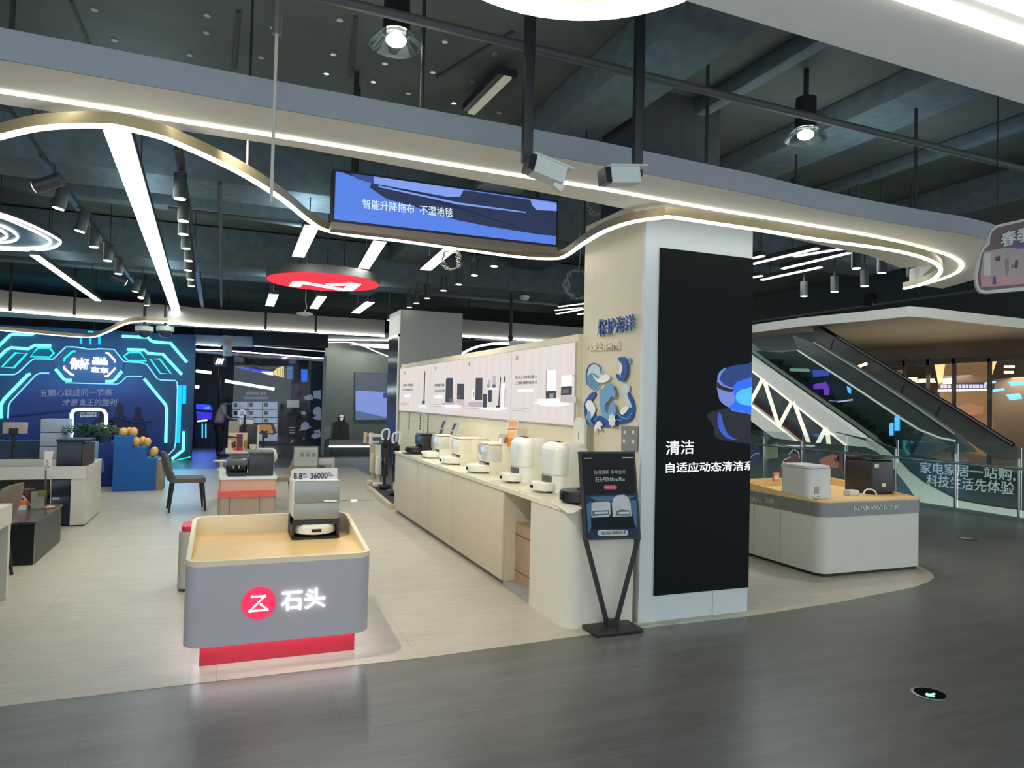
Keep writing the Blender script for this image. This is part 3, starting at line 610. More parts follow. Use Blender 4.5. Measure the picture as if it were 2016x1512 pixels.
for k, (x0, y0, x1, y1, Yo, lab) in enumerate(((579,879,627,944,.16,'tall clear leaflet holder with printed cards behind the price board'),(627,901,660,944,.2,'smaller clear leaflet holder right of the tall one behind the price board'))):
    P_ = PY(DY+Yo); a, b = P_(x0,y0), P_(x1,y0); t = thing('leaflet_holder', lab, 'leaflet holder', ((a.x+b.x)/2, DY+Yo, ztop))
    obj('pocket', G().box(a.x, DY+Yo, ztop, b.x, DY+Yo+.003, a.z).box(a.x, DY+Yo+.03, ztop, b.x, DY+Yo+.033, a.z).box(a.x, DY+Yo, ztop, b.x, DY+Yo+.033, ztop+.004), acry, t)
    obj('leaflet', G().box(a.x+.006, DY+Yo+.012, ztop+.005, b.x-.006, DY+Yo+.016, a.z-.01), paper, t)
    w = b.x-a.x
    for u, v, uu, vv in ((.25,.84,.75,.86),(.28,.66,.42,.8),(.5,.66,.66,.8),(.74,.66,.9,.78)) if k == 0 else ((.08,.2,.42,.6),(.55,.15,.8,.4)):
        obj('leaflet_print', G().box(a.x+w*u, DY+Yo+.0105, ztop+(a.z-ztop)*v, a.x+w*uu, DY+Yo+.0118, ztop+(a.z-ztop)*vv), paperd, t)
# low grey island behind, only its left end showing
t = thing('display_island', 'low grey cabinet with a red top edge half hidden behind the logo island', 'display stand', (.2,6.75,0))
a = onZ(345,1168,0)
obj('body', G().rslab(a.x+.01, a.y, a.x+.9, a.y+.34, .06, .03, .5), M('island_plain', (170,170,162), .5), t)
obj('red_top', G().rslab(a.x+.03, a.y+.02, a.x+.88, a.y+.32, .05, .5, .54), redp, t); obj('foot', G().box(a.x+.05, a.y+.05, 0, a.x+.8, a.y+.3, .03), black, t)

# ================================================================== LONG COUNTER, POSTER WALL AND WHAT STANDS ON IT
CXF, CXB, CYN, CYF, CZT = 2.33, 2.895, 4.665, 10.35, .89
cab = M('cabinet_beige', (206,196,170), .5, noise=.03); ctop = M('counter_top', (230,224,196), .22, noise=.02)
yn0, yn1 = onX(1043,1100,CXF).y, onX(988,1060,CXF).y
t = thing('counter', 'long beige counter with rounded near end running along the poster wall', 'counter', (2.6,7.5,0))
obj('worktop', G().rslab(CXF-.012, CYN-.012, CXB, CYF, .14, CZT-.035, CZT, 8, (1,0,0,0)), ctop, t)
obj('end_block', G().rslab(CXF, CYN, CXB, yn0, .13, .0, CZT-.035, 8, (1,0,0,0)), M('end_white', (210,208,192), .45, noise=.02), t)
obj('carcass', G().box(CXF+.03, yn1, .05, CXB, CYF-.01, CZT-.035), cab, t)
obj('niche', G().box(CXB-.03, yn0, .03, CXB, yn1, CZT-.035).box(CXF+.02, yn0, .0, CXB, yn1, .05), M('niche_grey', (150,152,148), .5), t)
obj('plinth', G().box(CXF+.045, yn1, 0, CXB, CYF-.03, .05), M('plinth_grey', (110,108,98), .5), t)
ys = [yn1]+[onX(px, 960, CXF).y for px in (889,839,819)]+[CYF]
for a, b in zip(ys, ys[1:]): obj('door', G().box(CXF+.006, a+.003, .055, CXF+.03, b-.003, CZT-.04, .002), cab, t)
# cardboard carton in the niche
P_ = PX(CXF+.12); a, b = P_(1000,1050), P_(1040,1070); yb = max(a.y, b.y)
cb = M('cardboard', (166,142,112), .75, noise=.1); cbd = M('cardboard_print', (120,90,62), .8)
t = thing('carton', 'brown cardboard box stowed in the open niche under the counter', 'box', (CXF+.3, (yn0+yb)/2, .05))
obj('carton_body', G().box(CXF+.13, yn0+.02, .05, CXB-.06, yb, .56), cb, t); obj('flap', G().box(CXF+.125, yn0+.02, .56, CXF+.33, yb, .566), cb, t)
y0_ = yn0+.02; w = yb-y0_
obj('outline_print', G().box(CXF+.127, y0_+.04, .46, CXF+.13, yb-.02, .47).box(CXF+.127, y0_+.04, .14, CXF+.13, yb-.02, .15).box(CXF+.127, y0_+.08, .25, CXF+.13, y0_+.09, .42).box(CXF+.127, yb-.13, .25, CXF+.13, yb-.12, .42), cbd, t)
# poster wall
WX = 2.90
struct('wall_right', G().box(WX, 5.66, 0, 3.02, 12.6, 2.27), M('poster_wall', (216,208,180), .55, noise=.03), label='cream half-height wall behind the counter', local=True)
pz0, pz1 = 1.455, 2.195
bnd = [12.56, onX(851,760,WX).y, onX(916,760,WX).y, onX(1010,760,WX).y, 5.60+.07]
pe = E_('poster_bg', (232,220,214), .92); pw = E_('poster_white', (250,248,246), 1.0); pd = E_('poster_dark', (52,50,60), .8); pg = E_('poster_grey', (186,184,190), .9); pp = E_('poster_shade', (208,196,190), .9); pr = E_('poster_red', (226,120,130), .9)
def PZ6(x, y): return onX(780+x/5.305, 680+y/5.305, WX-.024)
labs = ('backlit poster of a slim stick vacuum, farthest along the counter wall','backlit poster of two dark docking towers on a white round podium','backlit poster of a whole family of cleaning appliances','backlit poster of two white docking towers, nearest the column')
prints = (
 [('podium_print',[(228,645),(322,645),(318,628),(234,628)],pw),('stick_print',[(297,270),(306,270),(297,590),(286,590)],pd),('head_print',[(270,580),(300,578),(300,612),(272,612)],pd),('badge_print',[(88,516),(146,512),(146,540),(88,542)],pw)],
 [('podium_print',[(455,625),(630,615),(700,635),(640,655),(540,652)],pw),('plinth_print',[(480,600),(620,595),(620,620),(480,622)],pg),('tower_print',[(522,350),(540,340),(592,340),(590,600),(515,595)],pd),('robot_print',[(545,560),(605,550),(605,592),(560,600)],pg),('tower_print',[(640,400),(712,402),(708,565),(636,562)],pd),('robot_print',[(642,520),(664,520),(664,550),(642,550)],pg),('plinth_print',[(622,570),(716,572),(714,640),(640,632)],pp),('badge_print',[(402,522),(488,520),(488,555),(402,555)],pw)],
 [('podium_print',[(825,645),(1000,650),(1165,648),(1160,662),(1080,682),(940,676)],pw),('plinth_print',[(758,590),(830,588),(910,590),(908,645),(758,640)],pg),('tower_print',[(833,340),(903,340),(900,575),(828,570)],pd),('fan_print',[(788,465),(822,465),(820,570),(788,570)],pw),('fan_print',[(802,485),(818,485),(816,548),(804,548)],pd),('tower_print',[(908,508),(950,508),(946,655),(906,652)],pd),('tower_print',[(962,465),(1002,465),(998,592),(962,590)],pd),('hand_vacuum_print',[(965,360),(985,360),(978,440),(950,440)],pg),('hand_vacuum_print',[(1012,315),(1040,315),(1038,440),(1008,440)],pg),('hand_vacuum_print',[(952,408),(980,408),(978,442),(950,442)],pd),('hand_vacuum_print',[(1008,408),(1040,408),(1038,442),(1006,442)],pd),('shelf_print',[(950,442),(1060,442),(1060,460),(950,460)],pw),('stick_print',[(1088,330),(1097,330),(1078,640),(1066,640)],pd),('head_print',[(1045,630),(1085,625),(1082,660),(1045,660)],pd),('washer_print',[(1100,395),(1135,395),(1132,650),(1096,650)],pw),('washer_print',[(1134,450),(1150,450),(1140,640),(1130,640)],pg),('badge_print',[(1128,325),(1142,325),(1142,384),(1128,384)],pd)],
 [('podium_print',[(1425,600),(1520,588),(1720,588),(1850,610),(1700,640),(1560,636)],pw),('plinth_print',[(1480,560),(1700,552),(1722,590),(1480,598)],pw),('plinth_print',[(1720,530),(1880,526),(1880,600),(1720,600)],pp),('tower_print',[(1568,262),(1582,255),(1672,255),(1670,475),(1565,478)],pw),('tower_print',[(1568,255),(1576,255),(1572,478),(1564,478)],pd),('tower_print',[(1565,478),(1670,472),(1668,558),(1565,565)],pd),('robot_print',[(1600,505),(1645,498),(1645,545),(1605,550)],pg),('tower_print',[(1728,318),(1842,305),(1838,425),(1726,430)],pw),('tower_print',[(1726,430),(1838,424),(1836,518),(1722,522)],pd),('robot_print',[(1740,462),(1810,455),(1808,498),(1738,502)],pg),('tower_print',[(1840,310),(1862,312),(1862,322),(1842,322)],pd),('badge_print',[(1270,458),(1432,452),(1432,486),(1270,492)],pw)])
words = ([('大吸力洗地机',(68,402,176,398,430)),('石头智能清洁',(68,452,176,448,478))], [('双臂机械仿生贴边',(402,402,506,398,430)),('石头自清洁扫拖',(402,462,506,458,492))], [], [('石头扫拖机器人',(1245,318,1475,306,350)),('三重防缠智能清洁',(1245,378,1475,366,410))])
for i in range(4):
    ya, yb = bnd[i]-.008, bnd[i+1]+.008; t = thing('poster_lightbox', labs[i], 'light box', (WX-.01, (ya+yb)/2, pz0), 0, 'light boxes above the counter')
    obj('frame', G().box(WX-.02, yb-.006, pz0-.01, WX, ya+.006, pz1+.01), M('box_alu', (196,190,180), .4, .3), t)
    pst = obj('poster', G().box(WX-.023, yb, pz0, WX-.02, ya, pz1), pe, t)
    # soft folds of a printed curtain, part of the print
    for k in range(5):
        y = ya+(yb-ya)*(.3+.14*k); obj('curtain_print', G().box(WX-.0236, y-.035, pz0+.05, WX-.0231, y+.035, pz1-.02), E_('poster_fold', (235,224,218), .93), pst)
    for n, pts, m in prints[i]: obj(n, G().slab([V(WX-.024-.0004*(len(n) % 7), v.y, v.z) for v in (PZ6(*p) for p in pts)], (-.0012,0,0)), m, pst, flat=True)
    for s, (x0, y0, x1, y1, yb_) in words[i]: ptext('slogan', s, E_('poster_ink', (66,56,62), .8), PZ6, (x0,y0), (x1,y1), (x0,yb_), pst, .0015, .004)
    p = PZ6(*((90,288),(412,238),(765,192),(1262,132))[i]); obj('logo_print', G().cyl(p, p-V(.002,0,0), .03, seg=20), pr, pst)
    obj('fine_print', G().box(WX-.0245, ya-(ya-yb)*.36, pz0+.1, WX-.023, ya-.06, pz0+.106).box(WX-.0245, ya-(ya-yb)*.33, pz0+.13, WX-.023, ya-.06, pz0+.136), E_('poster_line', (176,164,160), .9), pst)
area((WX-.35, 8.4, 1.44), (WX-.45, 8.4, .3), 4, .12, 6.5, (1,.9,.72), 'under_box_light', up='X')

def station(lab, loc, h, m, m2, group=None, dome=False, w=.34, d=.36):
    """docking station opening towards -x, base at loc"""
    t = thing('docking_station', lab, 'docking station', loc, 0, group); c = .125
    if dome:
        def capsule(x0, x1, ww, z0, z1, r):
            g = G(); R_ = []
            for k in range(12):
                e, z = (0, z0) if k == 0 else (r*.8*(1-math.cos(PI/2*(k-1)/10)), z1-r*.8+r*.8*math.sin(PI/2*(k-1)/10))
                R_.append([g.b.verts.new((x, y, z)) for x, y in rrect(x0+e, -ww/2+e, x1-e, ww/2-e, max(.02, r-e*.6), 8)])
            for A, B in zip(R_, R_[1:]):
                for k in range(len(A)): g.b.faces.new((A[k], A[(k+1)%len(A)], B[(k+1)%len(B)], B[k]))
            g.b.faces.new(R_[0][::-1]); g.b.faces.new(R_[-1]); return g
        obj('shell', capsule(0, d, w, .0, h, .12), m, t, local=True, ang=60)
        fc_ = obj('front_cover', capsule(-.004, .2, w+.008, .165, h+.003, .1), m2, t, local=True, ang=60)
        obj('visor', G().slab([(.13+(.155)*math.cos(PI/2+PI*k/20), .155*math.sin(PI/2+PI*k/20), .1) for k in range(21)], (0,0,.05)), M('cavity_grey', (92,92,90), .5), t, local=True)
    else:
        obj('rear_shell', G().box(.15,-w/2,0,d,w/2,h,.012), m, t, local=True)
        obj('front_shell', G().box(0,-w/2,c,.16,w/2,h-.006,.014), m2, t, local=True)
        obj('cheek', G().box(0.02,-w/2,0,.16,-w/2+.018,c+.01), m, t, local=True); obj('cheek', G().box(0.02,w/2-.018,0,.16,w/2,c+.01), m, t, local=True)
        obj('lid', G().box(.012,-w/2+.006,h,d-.006,w/2-.006,h+.016,.006), m, t, local=True)
        obj('cavity', G().box(.14,-w/2+.018,0,.152,w/2-.018,c), M('cavity_grey', (92,92,90), .5), t, local=True)
    obj('ramp', G().rslab(-.2,-w/2+.01,.16,w/2-.01,.06,0,.012), m, t, local=True)
    return t
stw = M('station_white', (226,222,204), .25); stf = M('station_front', (206,206,200), .12, coat=.5); dmw = M('dome_white', (224,224,212), .22, coat=.4); stk = M('station_black', (38,38,44), .3)
rows = ((838,893,.27,stk,stk,robk,'dark'), (868,903,.3,stw,stf,robw,''), (904,915,.31,stw,stw,robw,''), (953,932,.31,stw,stf,robw,''), (1016,951,.43,dmw,dmw,robw,'dome'), (1082,970,.43,dmw,dmw,robw,'dome'))
sl = ('black docking station at the far end of the counter','white boxy docking station next to the black one','white boxy docking station, second of three from the black one','white boxy docking station just before the taller domed ones','tall domed white station standing beside the last boxy one','tall domed white station nearest the column, its lid raised')
rl = ('black robot vacuum at the far end of the counter','white robot vacuum docked beside the black station','white robot vacuum docked at the middle boxy station','white robot vacuum with small turret docked before the domed stations','white robot vacuum inside the farther domed station','white robot vacuum inside the domed station nearest the column')
STN = []
for i, (px, py, h, m, m2, rm, k) in enumerate(rows):
    p = onZ(px, py, CZT); y = p.y; x = min(p.x+.0, 2.53)
    STN.append(station(sl[i], (x, y, CZT), h, m, m2, 'docking stations on the counter', k == 'dome'))
    robot(rl[i], rm, dockg if rm is robw else robk, (x-.01 if k != 'dome' else x-.0, y, CZT+.012), 0, .158 if k != 'dome' else .13, .085, 'robot vacuums on the counter', k != 'dome')
# raised lid of the near domed station
c = onX(1139,858,2.84); t0 = STN[5]
g = G(); g.slab([(c.x+.0, y, z) for y, z in rrect(c.y-.1, c.z-.16, c.y+.1, c.z+.16, .085, 8)], (.025,0,0)); obj('raised_lid', g, M('lid_white', (218,216,200), .3), t0)
obj('lid_slot', G().box(c.x-.002, c.y-.004, c.z-.03, c.x+.001, c.y+.004, c.z+.03), M('slot', (60,60,58), .5), t0)
obj('lid_hinge', G().box(c.x-.0, c.y-.02, CZT+.42, c.x+.02, c.y+.02, c.z-.14), stw, t0)
p = onZ(1141,990,CZT); robot('black robot vacuum at the near end of the counter behind the poster stand', robk, robk, (p.x, p.y, CZT), 0, .15, .1, 'robot vacuums on the counter')
a = onZ(1108,1000,CZT); g = G(); g.slab([onZ(*q, CZT+.001) for q in ((1082,986),(1100,980),(1146,1001),(1130,1010),(1118,1011))], (0,0,.003)); obj('leaflet', g, M('leaflet_white', (236,232,214), .5), label='white leaflet lying at the near end of the counter', cat='leaflet')
# placards on the counter
silver = M('placard_silver', (172,166,160), .5); placd = M('placard_ink', (50,46,46), .5); orange = M('placard_orange', (222,132,52), .5); palew = M('placard_white', (232,222,206), .5)
def lean(name, lab, pts, X, m, prints=()):
    P_ = lambda a, b: onX(a, b, X); t = thing(name, lab, 'placard', (X, P_(*pts[3]).y, P_(*pts[3]).z))
    obj('board', plate(pts, P_, (.006,0,0)), m, t)
    for pp_, mm in prints: obj('print', plate(pp_, lambda a, b: onX(a, b, X)-V(.001,0,0), (-.001,0,0)), mm, t, flat=True)
lean('placard', 'silver placard with dark lettering leaning above the black station', [(870,826),(880,826),(866,862),(857,862)], 2.7, silver, [([(873,829),(877,829),(872,842),(868,842)],placd), ([(868,845),(872,845),(867,858),(863,858)],placd)])
lean('placard', 'silver placard leaning behind the white station next to the black one', [(892,831),(904,832),(892,868),(880,866)], 2.72, silver, [([(894,834),(899,834),(893,846),(889,846)],placd), ([(889,849),(892,849),(888,860),(884,860)],placd)])
lean('placard', 'orange and white placard with lettering standing behind the small domed-side station', [(1001,825),(1021,825),(1011,881),(990,881)], 2.74, palew, [([(1003,828),(1019,828),(1017,841),(1000,841)],M('placard_peach', (236,176,120), .5)), ([(1000,843),(1017,843),(1016,847),(999,847)],orange), ([(999,849),(1015,849),(1013,860),(997,860)],M('placard_peach', (236,176,120), .5)), ([(996,862),(1013,862),(1009,879),(992,879)],orange)])
P_ = lambda a, b: onX(a, b, 2.738)
for s, a in (('全新上市',(1002,828,1018,828,842)), ('好评如潮',(999,849,1015,849,860))): pass
lean('placard', 'small grey leaflet stand left of the orange placard', [(983,854),(995,854),(988,886),(975,886)], 2.7, silver, [([(983,862),(989,862),(987,872),(981,872)],palew)])
for k, (px, y0, y1, lab) in enumerate(((806,812,846,'thin dark lettering strip, leftmost below the far light box'),(828,815,847,'dark lettering strip left of the price tag under the light boxes'),(843,816,853,'dark lettering strip right of the price tag under the light boxes'))):
    a, b = onX(px, y0, WX-.003), onX(px, y1, WX-.003); t = thing('wall_strip', lab, 'strip', (a.x, a.y, b.z))
    obj('film', G().box(WX-.004, a.y-.035, b.z, WX-.001, a.y+.035, a.z), M('film_clear', (196,186,158), .4), t)
    n = 6
    for j in range(n): z = a.z+(b.z-a.z)*(j+.12)/n; obj('character_print', G().box(WX-.0055, a.y-.028, z+(b.z-a.z)/n*.75, WX-.004, a.y+.028, z), M('strip_ink', (78,66,56), .6), t)
a, b = onX(835,815,2.75), onX(836,888,2.75); t = thing('price_tag', 'slim price tag on a thin pole beside the black station', 'price tag', (a.x,a.y,CZT))
obj('pole', G().cyl((a.x,a.y,CZT), a, .006, seg=8), steel, t); obj('tag_card', G().box(a.x-.004, a.y-.05, a.z-.22, a.x-.001, a.y+.05, a.z+.02), paper, t); obj('foot', G().cyl((a.x,a.y,CZT), (a.x,a.y,CZT+.01), .05, seg=16), steel, t)

# ================================================================== POSTER STAND, COLUMN SCREEN AND WALL DECORATION
bx = [onZ(*p) for p in ((1141,1234),(1174,1257),(1266,1246),(1235,1222))]
t = thing('poster_stand', 'black v-legged poster stand with a night-blue robot poster before the column', 'poster stand', ((bx[0].x+bx[2].x)/2, (bx[0].y+bx[2].y)/2, 0))
X0, X1, Y0, Y1 = bx[1].x, bx[2].x, bx[1].y, bx[3].y
stb = M('stand_black', (34,36,36), .5)
obj('base', G().box(X0, Y0, .004, X1, Y1, .034, .004), stb, t)
def PS(px, py):                                # the leaning poster plane
    f = (1063-py)/174; return onY(px, py, 4.56+.08*f)
A, B_, C_, D_ = PS(1140,889), PS(1250,889), PS(1262,1061), PS(1151,1064)
nn = (B_-A).cross(D_-A).normalized(); nn = nn if nn.y < 0 else -nn
def PSo(o): return lambda a, b: PS(a, b)+nn*o
obj('frame', G().slab([A, B_, C_, D_], -nn*.022), stb, t)
pps = obj('poster', plate([(1145,893),(1247,893),(1256,1056),(1156,1059)], PSo(.002), -nn*.001), M('poster_night', (26,31,34), .65, spec=.2), t)
blg = M('poster_blue', (74,110,142), .65, spec=.2); blg2 = M('poster_blue_pale', (150,180,200), .65, spec=.2); blw = M('poster_pale', (186,192,196), .65, spec=.2); pink = M('poster_pink', (196,62,96), .4); pnk = M('poster_ink2', (18,24,34), .65, spec=.2)
obj('scene_print', plate([(1152,975),(1253,972),(1257,1055),(1156,1058)], PSo(.003), -nn*.0006), M('poster_navy', (34,56,80), .65, spec=.2), pps)
for pts in ([(1154,992),(1165,987),(1167,1030),(1158,1050)], [(1240,985),(1252,985),(1255,1040),(1247,1030)], [(1160,978),(1250,976),(1235,985),(1175,987)]): obj('glow_print', plate(pts, PSo(.0035), -nn*.0005), blg, pps)
obj('floor_print', plate([(1163,1018),(1246,1016),(1250,1040),(1164,1042)], PSo(.0037), -nn*.0005), pnk, pps)
obj('station_print', plate([(1164,992),(1168,989),(1197,987),(1201,990),(1201,1012),(1198,1017),(1166,1019),(1164,1016)], PSo(.0045), -nn*.0005), blw, pps)
obj('station_print', plate([(1204,990),(1208,980),(1215,975),(1228,974),(1236,979),(1241,992),(1243,1016),(1206,1017)], PSo(.0045), -nn*.0005), blw, pps)
for pts in ([(1165,1006),(1198,1004),(1198,1013),(1166,1016)], [(1213,1006),(1222,1003),(1240,1005),(1241,1015),(1213,1015)]): obj('robot_print', plate(pts, PSo(.0052), -nn*.0005), M('poster_grey2', (70,78,88), .35), pps)
for pts in ([(1170,1008),(1196,1007),(1196,1011),(1170,1012)], [(1217,1008),(1238,1007),(1238,1012),(1217,1012)]): obj('robot_print', plate(pts, PSo(.0058), -nn*.0005), blw, pps)
tw = M('poster_text', (158,158,156), .4)
for s, a, b, c, m in (('怡境焕新 净界全开', (1168,926), (1231,925), (1168,934), tw), ('石头P20 Ultra Plus', (1171,939), (1229,938), (1171,949), M('poster_text2', (206,206,204), .4)), ('现在购买 领取新品礼遇', (1184,1046), (1231,1044), (1184,1053), inkb), ('新品上市', (1192,957.5), (1209,957.5), (1192,961.5), blw)):
    if m is inkb: obj('badge_print', G().slab([PSo(.005)(*p) for p in rrect(1176,1043,1236,1055,5.8)], -nn*.0005), blw, pps)
    if s == '新品上市': obj('badge_print', G().slab([PSo(.004)(*p) for p in rrect(1188,955.5,1214,963.5,4)], -nn*.0005), pink, pps)
    ptext('lettering', s, m, PSo(.0055), a, b, c, pps, .0006, .004)
obj('logo_print', plate([(1149,901.5),(1165,901),(1165,903),(1149,903.5)], PSo(.004), -nn*.0005), tw, pps); obj('logo_print', plate([(1224,900),(1246,900),(1246,902.5),(1224,902.5)], PSo(.004), -nn*.0005), tw, pps)
Lb = onY(1196,1237,4.60); Rb = onY(1212,1235,4.60)
obj('leg', G().bar(PS(1153,1058)-nn*.01, V(Lb.x,4.6,.03), .022, .03), stb, t); obj('leg', G().bar(PS(1259,1056)-nn*.01, V(Rb.x,4.6,.03), .022, .03), stb, t)
obj('foot_bracket', G().box(Lb.x-.012, 4.575, .03, Rb.x+.012, 4.625, .07), stb, t)
# tall screen on the column front
YC = 4.652
def PC(px, py): return onY(px, py, YC-.012)
q = [PC(1300,488), PC(1479,508), PC(1471,1156), PC(1288,1174)]
sx0, sx1, sz0, sz1 = q[3].x, 3.962, (q[2].z+q[3].z)/2, (q[0].z+q[1].z)/2
t = thing('column_screen', 'tall black screen on the column showing a blue glowing robot', 'screen', ((sx0+sx1)/2, YC-.01, sz0))
csp = obj('panel', G().box(sx0, YC-.012, sz0, sx1, YC+.001, sz1), M('screen_black', (9,12,14), .6, spec=.12, em=(14,20,24), es=.3), t)
clipx = (V(sx1-.002,0,0), V(1,0,0))
def cs(name, pts, m, d):
    P3 = smooth([PC(p[0]+(50 if p[0] >= 1480 else 0), p[1]) for p in pts], 4, True); obj(name, G().slab([V(min(v.x,sx1-.001), YC-.012-d, v.z) for v in P3], (0,-.0005,0)), m, csp, flat=True)
b1, b2, b3, b4, b5 = E_('cs_blue1',(18,60,128),.9), E_('cs_blue2',(44,86,190),1), E_('cs_lilac',(112,134,210),1), E_('cs_bright',(16,96,236),1.3), E_('cs_cyan',(70,180,240),1.2)
el = [(1412+ (1500-1412)*(1-math.cos(a)) if 0 else 1500-88*math.cos(a), 742-26*math.sin(a)) for a in [PI*k/24 for k in range(13)]]
cs('glow_picture', [(1400,810),(1480,800),(1480,870),(1420,866),(1405,840)], E_('cs_deep',(8,16,44),.5), .001)
cs('robot_side_picture', [(1412,748),(1414,778),(1420,792),(1436,803),(1452,811),(1480,812),(1480,742),(1440,752)], b3, .0015)
cs('robot_band_picture', [(1411,752),(1413,764),(1440,772),(1444,758),(1425,756)], E_('cs_black',(8,14,30),.6), .002)
cs('robot_top_picture', [(1413,744),(1418,734),(1432,724),(1455,718),(1482,715),(1482,758),(1446,762),(1425,756)], b1, .0025)
cs('robot_rim_picture', [(1412,748),(1414,736),(1420,729),(1430,723),(1420,736),(1417,747),(1424,757),(1444,764),(1442,766),(1420,759)], b3, .003)
cs('robot_light_picture', [(1450,752),(1482,746),(1482,812),(1460,811),(1440,806),(1436,800),(1446,790)], b4, .0035)
cs('robot_core_picture', [(1456,768),(1482,762),(1482,794),(1458,796)], b5, .004)
cs('reflection_picture', [(1414,812),(1420,818),(1424,835),(1434,856),(1452,866),(1430,862),(1416,846),(1412,828)], b2, .002)
tk = E_('cs_text', (236,244,252), 1.5)
a, b, c = PC(1311,868), PC(1366,866), PC(1311,896); text('title', '清洁', tk, c, c+(b-a), a, csp, .002, .002)
a, b, c = PC(1311,911), PC(1484,907), PC(1311,931); text('subtitle', '自适应动态清洁系', tk, c, c+(b-a), a, csp, .002, .006, clip=clipx)
# sea decoration on the left face of the column
XD = 2.95
def PD_(o): return lambda a, b: onX(a, b, XD-o)
def Z4(x, y): return (1140+x/5.4, 600+y/5.4)
def deco(root, name, pts, m, d, th=.012, sm=0):
    P3 = [PD_(0)(*Z4(*p)) for p in pts]
    if sm: P3 = smooth(P3, sm, True)
    P3 = [V(XD-d, v.y, v.z) for v in P3]; return obj(name, G().slab(P3, (-th,0,0)), m, root)
sea = M('sea_blue', (38,80,150), .4); seam = M('sea_mid', (110,158,198), .4); seal = M('sea_pale', (196,212,214), .4); foam = M('sea_white', (234,236,226), .4); edgew = M('letter_edge', (214,220,214), .4)
a = PD_(0)(1210,640)
t = thing('wall_lettering', 'blue three-dimensional lettering with pale edges high on the column side', 'lettering', (XD-.02, a.y, a.z))
ptext('letter_edge', '保护海洋', edgew, PD_(.003), (1178,629), (1252,616), (1178,663), t, .03, .03); ptext('lettering', '保护海洋', sea, PD_(.034), (1180,631), (1250,618), (1180,661), t, .012, .0)
a = PD_(0)(1190,680); t = thing('wall_lettering', 'cream raised lettering below the blue letters on the column', 'lettering', (XD-.02, a.y, a.z))
ptext('lettering', '珍爱生存家园', M('letter_cream', (228,220,196), .5), PD_(.003), (1161,675), (1222,670), (1161,692), t, .025, .03)
t = thing('sea_decoration', 'cut-out panel of blue sea waves and foam on the column side', 'wall decoration', (XD-.02, PD_(0)(1200,800).y, PD_(0)(1200,840).z))
deco(t, 'ring_panel', [(100,700),(130,640),(185,622),(235,650),(262,720),(262,800),(225,880),(180,915),(130,890),(100,800)], seal, .004, .012, 4)
deco(t, 'ring_water', [(110,770),(150,730),(185,735),(245,780),(250,820),(220,870),(180,905),(140,885),(112,840)], M('sea_teal', (92,140,170), .4), .017, .006, 4)
g = G(); g.tube(smooth([V(XD-.02, v.y, v.z) for v in (PD_(0)(*Z4(*p)) for p in ((110,850),(98,770),(112,680),(150,632),(200,628),(245,665),(258,730)))], 5), .006); obj('ring_edge', g, sea, t)
deco(t, 'splash', [(178,745),(230,790),(270,760),(330,740),(360,770),(340,810),(280,830),(220,815)], foam, .024, .008, 3)
deco(t, 'wave_base', [(70,1080),(80,1040),(110,980),(160,930),(195,945),(170,1000),(130,1050),(150,1120),(200,1180),(280,1175),(340,1205),(430,1170),(520,1120),(560,1020),(520,960),(545,940),(590,1010),(608,1100),(590,1200),(530,1250),(440,1270),(380,1300),(140,1290),(90,1230)], sea, .004, .014, 3)
deco(t, 'foam_left', [(95,1060),(140,1010),(195,1090),(190,1150),(140,1230),(105,1200),(120,1130)], foam, .019, .008, 3)
deco(t, 'foam_left', [(120,1150),(150,1140),(160,1240),(190,1280),(150,1290),(125,1240)], seam, .028, .005, 3)
deco(t, 'foam_right', [(470,1130),(500,1090),(560,1080),(545,1120),(510,1160),(480,1170)], foam, .019, .008, 3)
deco(t, 'foam_right', [(480,880),(520,845),(560,860),(560,920),(540,960),(590,1080),(565,1080),(510,970),(485,940)], seal, .02, .008, 3)
for k, pts in enumerate(([(190,1230),(240,1180),(310,1200),(370,1240)], [(300,1160),(350,1200),(420,1220),(480,1230)], [(430,1160),(480,1200),(540,1210),(590,1150)])):
    g = G(); g.tube(smooth([V(XD-.02, v.y, v.z) for v in (PD_(0)(*Z4(*p)) for p in pts)], 5), .005); obj('swell_line', g, seam, t)
deco(t, 'crest', [(265,910),(300,900),(330,850),(375,840),(410,870),(415,910),(430,915),(425,980),(385,980),(360,1020),(330,1050),(320,1110),(345,1160),(375,1060),(405,1045),(430,1100),(430,1160),(380,1220),(330,1215),(285,1160),(265,1060)], seam, .03, .012, 3)
t = thing('dolphin_cutout', 'dark blue and white leaping fish cut-out above the sea panel', 'wall decoration', (XD-.03, PD_(0)(1232,720).y, PD_(0)(1232,750).z))
deco(t, 'body', [(445,575),(480,555),(515,560),(545,620),(548,720),(525,790),(495,820),(450,800),(430,760),(430,735),(455,745),(480,740),(500,680),(490,630),(462,600)], sea, .02, .012, 3)
deco(t, 'belly', [(465,605),(490,635),(500,690),(482,745),(490,775),(470,720),(475,660)], foam, .033, .004, 3); deco(t, 'fin', [(530,570),(570,565),(572,630),(545,625)], seam, .014, .006)
t = thing('ship_wheel_cutout', 'white ship-wheel cut-out at the lower right of the sea panel', 'wall decoration', (XD-.04, PD_(0)(1214,830).y, PD_(0)(1214,840).z))
c = PD_(0)(*Z4(408,1230)); g = G()
for k in range(8): a = PI/4*k; g.bar((XD-.05,c.y,c.z), (XD-.05,c.y+.055*math.cos(a),c.z+.055*math.sin(a)), .01, .012, up=(1,0,0))
g.tube([(XD-.05,c.y+.037*math.cos(PI/10*k),c.z+.037*math.sin(PI/10*k)) for k in range(20)], .008, 6, True); g.cyl((XD-.06,c.y,c.z), (XD-.014,c.y,c.z), .012, seg=10); obj('wheel', g, foam, t)
